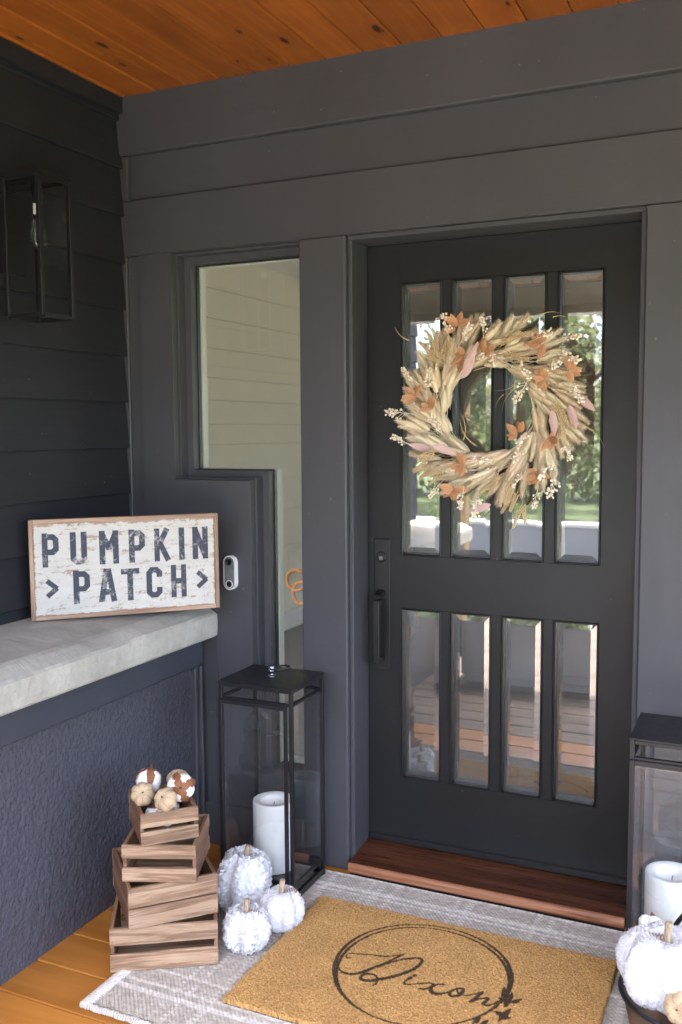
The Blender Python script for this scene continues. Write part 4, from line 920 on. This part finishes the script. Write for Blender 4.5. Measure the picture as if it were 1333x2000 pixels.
# ------------------------------------------------------------------ painted sign
def build_sign():
    W_, H_ = 0.6283, 0.3323; yaw = R(45.0)
    t = thing('pumpkin_patch_sign', 'distressed white wooden sign with dark block lettering on the ledge', 'sign', (0.0623, -0.5999, 0.9425), (R(-1.1), R(-0.1), yaw))
    fw, ft = 0.0135, 0.034
    for nm, a, b in (('frame_rail', (fw, 0.0, 0.0), (W_-fw, ft, fw)), ('frame_rail', (fw, 0.0, H_-fw), (W_-fw, ft, H_))): mk(nm, MB().box(a, b, 0.001), M_SIGNF, t, world=False)
    g2 = wood('sign_stile_wood', (0.22, 0.13, 0.085), (0.36, 0.235, 0.155), (0.46, 0.32, 0.22), 'z', 2.0, 0.6, randv=0.1, ring=3)
    for a, b in (((0.0, 0.0, 0.0), (fw-0.0003, ft, H_)), ((W_-fw+0.0003, 0.0, 0.0), (W_, ft, H_))): mk('frame_stile', MB().box(a, b, 0.001), g2, t, world=False)
    nx, ny = 500, 256; xs = np.linspace(fw, W_-fw, nx); zs = np.linspace(fw, H_-fw, ny); X, Z = np.meshgrid(xs, zs)
    ink = np.zeros(X.shape, bool)
    def rect(ax_, az_, bx_, bz_, w_, ext=0.0):
        nonlocal ink
        dx_, dz_ = bx_-ax_, bz_-az_; L = math.hypot(dx_, dz_); ux, uz = dx_/L, dz_/L
        s = (X-ax_)*ux+(Z-az_)*uz; n = -(X-ax_)*uz+(Z-az_)*ux
        ink |= (s > -ext) & (s < L+ext) & (np.abs(n) < w_)
    HH = 0.105; WW = 0.054; s = 0.0095       # cap height, letter width, half stroke
    def letter(ch, cx, cz, hh=HH, ww=WW):
        x0, x1, z0, z1 = cx-ww/2+s, cx+ww/2-s, cz-hh/2+s, cz+hh/2-s; m = (z0+z1)/2; c = 0.010
        S_ = []
        if ch in 'P':
            mm = z0+(z1-z0)*0.42; S_ = [(x0, z0-s, x0, z1+s), (x0, z1, x1-c, z1), (x1-c, z1, x1, z1-c), (x1, z1-c, x1, mm+c), (x1, mm+c, x1-c, mm), (x1-c, mm, x0, mm)]
        if ch == 'U': S_ = [(x0, z1+s, x0, z0+c), (x0, z0+c, x0+c, z0), (x0+c, z0, x1-c, z0), (x1-c, z0, x1, z0+c), (x1, z0+c, x1, z1+s)]
        if ch == 'M': x0 -= 0.005; x1 += 0.005; S_ = [(x0, z0-s, x0, z1+s), (x1, z0-s, x1, z1+s), (x0+0.002, z1, cx, m-0.004), (x1-0.002, z1, cx, m-0.004)]
        if ch == 'K': S_ = [(x0, z0-s, x0, z1+s), (x0+0.004, m-0.006, x1-0.001, z1+s), (x0+0.010, m+0.006, x1+0.002, z0-s)]
        if ch == 'I': S_ = [(cx, z0-s, cx, z1+s)]
        if ch == 'N': S_ = [(x0, z0-s, x0, z1+s), (x1, z0-s, x1, z1+s), (x0, z1+s*0.6, x1, z0-s*0.6)]
        if ch == 'A': S_ = [(cx-0.003, z1+s, x0-0.003, z0-s), (cx+0.003, z1+s, x1+0.003, z0-s), (x0+0.006, z0+0.020, x1-0.006, z0+0.020), (cx, z1-0.006, cx, z1+s)]
        if ch == 'T': S_ = [(x0-s, z1, x1+s, z1), (cx, z0-s, cx, z1)]
        if ch == 'C': S_ = [(x1, z1-0.022, x1, z1-c), (x1, z1-c, x1-c, z1), (x1-c, z1, x0+c, z1), (x0+c, z1, x0, z1-c), (x0, z1-c, x0, z0+c), (x0, z0+c, x0+c, z0), (x0+c, z0, x1-c, z0), (x1-c, z0, x1, z0+c), (x1, z0+c, x1, z0+0.022)]
        if ch == 'H': S_ = [(x0, z0-s, x0, z1+s), (x1, z0-s, x1, z1+s), (x0, m, x1, m)]
        if ch == '>': S_ = [(cx-0.014, cz+0.024, cx+0.013, cz+0.001), (cx-0.014, cz-0.024, cx+0.013, cz-0.001)]
        for r_ in S_: rect(*r_, s*(0.86 if ch == '>' else 1.0), 0.0035)
    for ch, u in zip('PUMPKIN', (0.107, 0.250, 0.407, 0.555, 0.690, 0.798, 0.900)): letter(ch, u*W_, (1-0.305)*H_)
    for ch, u in zip('>PATCH>', (0.110, 0.260, 0.394, 0.514, 0.643, 0.776, 0.907)): letter(ch, u*W_, (1-0.690)*H_)
    me = npmesh('sign_panel', np.stack([X, np.full(X.shape, 0.006), Z], -1).reshape(-1, 3), grid_faces(nx, ny), True, {'ink': ink.astype(np.float32).ravel(), 'edge': np.minimum(np.minimum(X-fw, W_-fw-X)*1.6, np.minimum((H_-fw-Z)*0.8, (Z-fw)*2)).ravel().astype(np.float32)*25})
    g = N('distressed_paint'); v = g.coord((1, 1, 1), rnd=False); vl = g.coord((6, 6, 40), rnd=False); vs_ = g.coord((3, 3, 9), rnd=False)
    streak = g.noise(vl, 2.0, 6, 0.7, 0.4); spot = g.noise(v, 70, 5, 0.72); big = g.noise(vs_, 3.0, 5, 0.6); wear = g.noise(v, 55, 6, 0.8, 0.5); soft = g.noise(v, 14, 3, 0.5)
    woodc = g.mix(streak, (0.16, 0.09, 0.055), (0.40, 0.26, 0.17)); white = g.mix(big, (0.42, 0.405, 0.36), (0.61, 0.60, 0.56))
    sp = g.n('ShaderNodeSeparateColor'); g.L(g.attr('edge'), sp.inputs[0]); ed = sp.outputs[0]
    th_ = g.math('ADD', g.math('MULTIPLY', streak, 0.55), g.math('MULTIPLY', spot, 0.45)); thr = g.math('SUBTRACT', th_, g.math('MULTIPLY', g.ramp(ed, [(0.0, 1.0), (0.28, 0.0)]), -0.13))
    bare = g.ramp(thr, [(0.53, 0.0), (0.61, 1.0)]); c = g.mix(g.math('MULTIPLY', bare, 0.85), white, woodc)
    sp2 = g.n('ShaderNodeSeparateColor'); g.L(g.attr('ink'), sp2.inputs[0]); ik = sp2.outputs[0]
    wr = g.math('ADD', g.math('MULTIPLY', wear, 0.6), g.math('MULTIPLY', soft, 0.4)); keep = g.ramp(wr, [(0.53, 1.0), (0.64, 0.15)])
    inkc = g.mix(spot, (0.035, 0.040, 0.058), (0.070, 0.076, 0.10)); c = g.mix(g.math('MULTIPLY', ik, keep), c, inkc)
    g.base(c); g.rough(0.7); g.set('Specular IOR Level', 0.25); g.bump(g.math('ADD', g.math('MULTIPLY', bare, -0.6), streak), 0.35, 0.002)
    mk('lettered_panel', me, g.m, t, world=False); mk('panel_back', MB().box((fw+0.0003, 0.0065, fw+0.0003), (W_-fw-0.0003, 0.013, H_-fw-0.0003)), M_SIGNF, t, world=False)
build_sign()

# ------------------------------------------------------------------ wreath
def build_wreath():
    WY = 0.065
    ctr = at(955, 800, 1, WY); cx, cz = ctr[0], ctr[2]
    t = thing('dried_wreath', 'dried-grass wreath with rust leaves and cream berries on the door', 'wreath', (cx, WY, cz))
    rng = random.Random(12); nr = np.random.default_rng(12)
    # twig ring
    for k in range(5):
        r0 = 0.205+rng.uniform(-0.02, 0.02); ph = rng.uniform(0, 6)
        mk('twig_ring', MB().tube([((r0+0.010*math.sin(5*a+ph))*math.cos(a), 0.035+0.010*math.cos(4*a+ph), (r0+0.010*math.sin(5*a+ph))*math.sin(a)) for a in [2*math.pi*i/60 for i in range(60)]], 0.0045, 6, closed=True), M_TWIG, t, smooth=True, world=False)
    # bunny-tail plume meshes (tip along +Z)
    def plume_mesh(seed, L=0.092, Rm=0.0125):
        r2 = np.random.default_rng(seed); V = []; F = []
        m, n = 9, 8; bend = r2.uniform(-0.010, 0.010, 2)
        for i in range(m+1):
            s = i/m; rr = Rm*0.74*(max(0.0, math.sin(math.pi*(0.06+0.94*s)))**0.62)*(1.12-0.3*s)+0.0002
            for j in range(n):
                a = 2*math.pi*j/n; V.append((rr*math.cos(a)+bend[0]*s*s, rr*math.sin(a)+bend[1]*s*s, s*L*0.95))
        for i in range(m):
            for j in range(n): F.append((i*n+j, i*n+(j+1) % n, (i+1)*n+(j+1) % n, (i+1)*n+j))
        V = np.array(V); tris = []; TV = []
        nh = 420; s = r2.uniform(0.0, 1.0, nh); a = r2.uniform(0, 6.283, nh); rr = Rm*0.68*(np.maximum(0, np.sin(np.pi*(0.06+0.94*s)))**0.62)*(1.12-0.3*s)
        b = np.stack([rr*np.cos(a)+bend[0]*s*s, rr*np.sin(a)+bend[1]*s*s, s*L*0.95], 1); o = np.stack([np.cos(a), np.sin(a), np.zeros(nh)], 1)
        l_ = r2.uniform(0.009, 0.017, nh)[:, None]; spread_ = r2.uniform(0.28, 0.75, nh)[:, None]; tip = b+o*l_*spread_+np.array([0, 0, 1])*l_*0.9
        sd_ = np.stack([-np.sin(a), np.cos(a), np.zeros(nh)], 1)*0.0010
        HV = np.stack([b-sd_, b+sd_, tip], 1).reshape(-1, 3)
        mb = MB(); mb.add([tuple(p) for p in V], F); mb.add([tuple(p) for p in HV], [(3*i, 3*i+1, 3*i+2) for i in range(nh)])
        mb.tube([(0, 0, 0.003), (0.001, 0, -0.03), (0.002, 0.001, -0.075)], 0.0011, 4)
        me = mb.mesh('plume', True); me.materials.append(M_PLUME); return me
    PM = [plume_mesh(s) for s in range(5)]
    def orient(d, roll=0.0):
        return (Vector(d).to_track_quat('Z', 'Y') @ Matrix.Rotation(roll, 4, 'Z').to_quaternion()).to_euler()
    def swirl(th, out, tilt):      # clockwise tangent turned outward by `out`, tipped toward the viewer by `tilt`
        tx, tz_ = math.sin(th), -math.cos(th); ox, oz = math.cos(th), math.sin(th)
        d = (tx*math.cos(out)+ox*math.sin(out), -math.sin(tilt), tz_*math.cos(out)+oz*math.sin(out)); return Vector(d).normalized()
    def face(d):                  # blade along d, upper face toward the viewer
        zz = Vector(d).normalized(); yy = Vector((0, -1, 0)); yy = (yy-zz*yy.dot(zz)).normalized(); xx = yy.cross(zz)
        return Matrix((xx, yy, zz)).transposed().to_euler()
    nb = 36
    for b in range(nb):
        th0 = 2*math.pi*b/nb+rng.uniform(-0.05, 0.05); lay = b % 3
        for k in range(7):
            th = th0+rng.uniform(-0.10, 0.10); base = (0.158, 0.192, 0.225)[lay]+rng.uniform(-0.016, 0.016)
            out = R((4, 28, 46)[lay]+rng.uniform(-14, 16)); d = swirl(th, out, R(rng.uniform(-6, 20)))
            yy = (-0.012, -0.030, -0.006)[lay]+rng.uniform(-0.022, 0.014)+0.015; sc = rng.uniform(0.78, 1.16)
            mk('plume', PM[rng.randrange(5)], None, t, (base*math.cos(th), yy, base*math.sin(th)), orient(d, rng.uniform(0, 6)), world=False, scale=(sc*rng.uniform(0.9, 1.2), sc*rng.uniform(0.9, 1.2), sc))
    for k in range(64):
        th = 2*math.pi*k/64+rng.uniform(-0.06, 0.06); d = swirl(th, R(rng.uniform(36, 66)), R(rng.uniform(-12, 10))); base = rng.uniform(0.205, 0.245); sc = rng.uniform(0.8, 1.2)
        mk('plume', PM[rng.randrange(5)], None, t, (base*math.cos(th), rng.uniform(0.0, 0.03), base*math.sin(th)), orient(d, rng.uniform(0, 6)), world=False, scale=(sc, sc, sc))
    # leaf meshes
    def leaf_mesh(nm, L, Wd, curl, m_):
        V = []; n = 7
        for i in range(n+1):
            s = i/n; ww = Wd/2*(math.sin(math.pi*s**0.8)**0.85 if 0 < s < 1 else 0.02)
            for u in (-1, -0.5, 0, 0.5, 1): V.append((u*ww, 0.22*ww*abs(u)*-1+curl*L*s*s, s*L))
        F = [(i*5+j, i*5+j+1, (i+1)*5+j+1, (i+1)*5+j) for i in range(n) for j in range(4)]
        mb = MB().add(V, F); k = len(V); mb.add([(x, y+0.0006, z) for x, y, z in V], [f[::-1] for f in F])
        me = mb.mesh(nm, True); me.materials.append(m_); return me
    LR = [leaf_mesh('rust_leaf', 0.048, 0.024, c, M_RUST) for c in (-0.25, -0.05, 0.15)]; LM = [leaf_mesh('mauve_leaf', l_, 0.026, 0.1, M_MAUVE) for l_ in (0.11, 0.085)]
    def loc(px, py, yy): p = at(px, py, 1, WY+yy); return (p[0]-cx, yy, p[2]-cz)
    for (px, py, ang) in ((893, 640, 125), (905, 695, 200), (945, 685, 25), (812, 775, 150), (838, 800, 110), (905, 908, 170), (885, 955, 250), (1012, 848, 140), (1048, 925, 260), (1108, 722, 10), (1060, 668, 160), (1062, 742, 190), (1075, 855, 300)):
        L0 = loc(px, py, -0.070); nl = rng.choice((5, 6))
        for k in range(nl):
            a = R(ang+(k-(nl-1)/2)*36+rng.uniform(-10, 10)); d = Vector((math.cos(a), rng.uniform(-0.9, 0.45), math.sin(a))).normalized()
            mk('rust_leaf', LR[rng.randrange(3)], None, t, (L0[0]+rng.uniform(-0.006, 0.006), L0[1]+rng.uniform(-0.006, 0.006), L0[2]+rng.uniform(-0.006, 0.006)), face(d), world=False, scale=(rng.uniform(0.75, 1.1),)*3)
    for (px, py, ang, k, yy) in ((904, 726, 58, 0, -0.075), (900, 740, 50, 1, -0.068), (890, 886, 160, 1, -0.06), (1125, 770, -40, 1, -0.035), (1112, 790, -70, 1, -0.03), (1078, 800, -80, 1, -0.06), (960, 985, 200, 1, -0.05), (845, 880, 165, 1, -0.03)):
        a = R(ang); d = Vector((math.cos(a), -0.12, math.sin(a))); mk('mauve_leaf', LM[k], None, t, loc(px, py, yy-0.02), face(d), world=False)
    # berry sprigs
    def sprig_mesh(seed):
        r2 = random.Random(seed); mb = MB(); st = MB(); L = 0.062
        pts = [(0, 0, -0.02), (0.002, 0, L*0.4), (r2.uniform(-0.008, 0.008), -0.004, L)]; mb.tube(pts, 0.0010, 5)
        for i in range(21):
            s = r2.uniform(0.18, 1.05); a = r2.uniform(0, 6.28); rr = r2.uniform(0.008, 0.019)*(1.15-0.5*s); p = (rr*math.cos(a), rr*math.sin(a)*0.7, s*L+0.005)
            mb.tube([(0.001, 0, s*L-0.008), p], 0.0006, 4); mb.ball(p, 0.0039*r2.uniform(0.8, 1.15), 7, 5)
        me = mb.mesh('berry_sprig', True); me.materials.append(M_BERRY); return me
    SM = [sprig_mesh(s) for s in range(4)]
    for (px, py, ang) in ((812, 745, 140), (795, 808, 165), (835, 806, -40), (838, 762, 80), (875, 655, 100), (897, 675, 60), (945, 655, 85), (958, 684, -70), (918, 712, 40), (1045, 662, 15), (1085, 690, -30), (1015, 705, -60), (1030, 745, -110), (1110, 752, -45), (1060, 715, 10), (1035, 840, -120), (1030, 870, 240), (1080, 895, -110), (1100, 865, -60), (1085, 930, 250), (860, 945, 230), (905, 960, 250), (918, 893, 0), (800, 868, 150), (1020, 920, 260), (930, 965, 270), (1095, 660, 5), (1050, 960, 255)):
        a = R(ang+rng.uniform(-12, 12)); d = Vector((math.cos(a), rng.uniform(-0.5, 0.0), math.sin(a))); mk('berry_sprig', SM[rng.randrange(4)], None, t, loc(px, py, -0.085+rng.uniform(-0.01, 0.012)), orient(d, rng.uniform(0, 6)), world=False, scale=(rng.uniform(0.8, 1.15),)*3)
    # wheat ears
    def ear_mesh(seed):
        r2 = random.Random(seed); mb = MB(); mb.tube([(0, 0, -0.03), (0, 0, 0.055)], 0.001, 4)
        for i in range(44):
            s = i/43; a = i*2.4; rr = 0.0075*(1-0.55*s); p = Vector((rr*math.cos(a), rr*math.sin(a), s*0.058)); mb.ball(p, 0.0024, 5, 4, (0.9, 0.9, 1.5))
        me = mb.mesh('wheat_ear', True); me.materials.append(M_WHEAT); return me
    EM = [ear_mesh(s) for s in range(2)]
    for (px, py, ang) in ((858, 680, 95), (865, 705, 140), (872, 690, 80), (840, 690, 130), (985, 665, 15), (995, 690, -20), (1010, 655, 10), (1085, 780, -80), (1095, 800, -70), (1092, 830, -95), (850, 885, 190), (840, 905, 205), (975, 930, 240), (995, 945, 250), (960, 940, 230), (1005, 965, 255), (1015, 990, 265), (870, 925, 215)):
        for k in range(2):
            a = R(ang+rng.uniform(-22, 22)); d = Vector((math.cos(a), -0.2, math.sin(a))); p = loc(px+rng.uniform(-8, 8), py+rng.uniform(-8, 8), -0.068+rng.uniform(-0.01, 0.01)); mk('wheat_ear', EM[k], None, t, p, orient(d, rng.uniform(0, 6)), world=False)
    # loose grass blades
    for (px, py, ang, L) in ((800, 665, 165, 0.06), (905, 860, 60, 0.09), (930, 870, 150, 0.10), (1020, 740, 235, 0.09), (1005, 760, 215, 0.08), (1130, 830, -8, 0.11), (1050, 620, 35, 0.08), (960, 700, -65, 0.06), (985, 770, 215, 0.05), (950, 985, 265, 0.09), (1080, 620, 20, 0.06)):
        a = R(ang); V = []; n = 8
        for i in range(n+1):
            s = i/n; b = a+0.55*s*(1 if px % 2 else -1); p = (L*s*math.cos(b), -0.025*s, L*s*math.sin(b)); wv = 0.0014*(1-s)+0.0003; V += [(p[0]-wv*math.sin(b), p[1], p[2]+wv*math.cos(b)), (p[0]+wv*math.sin(b), p[1]+0.001, p[2]-wv*math.cos(b))]
        mk('grass_blade', MB().add(V, [(2*i, 2*i+1, 2*i+3, 2*i+2) for i in range(n)]), M_GRASSB, t, loc(px, py, -0.04), world=False)
build_wreath()
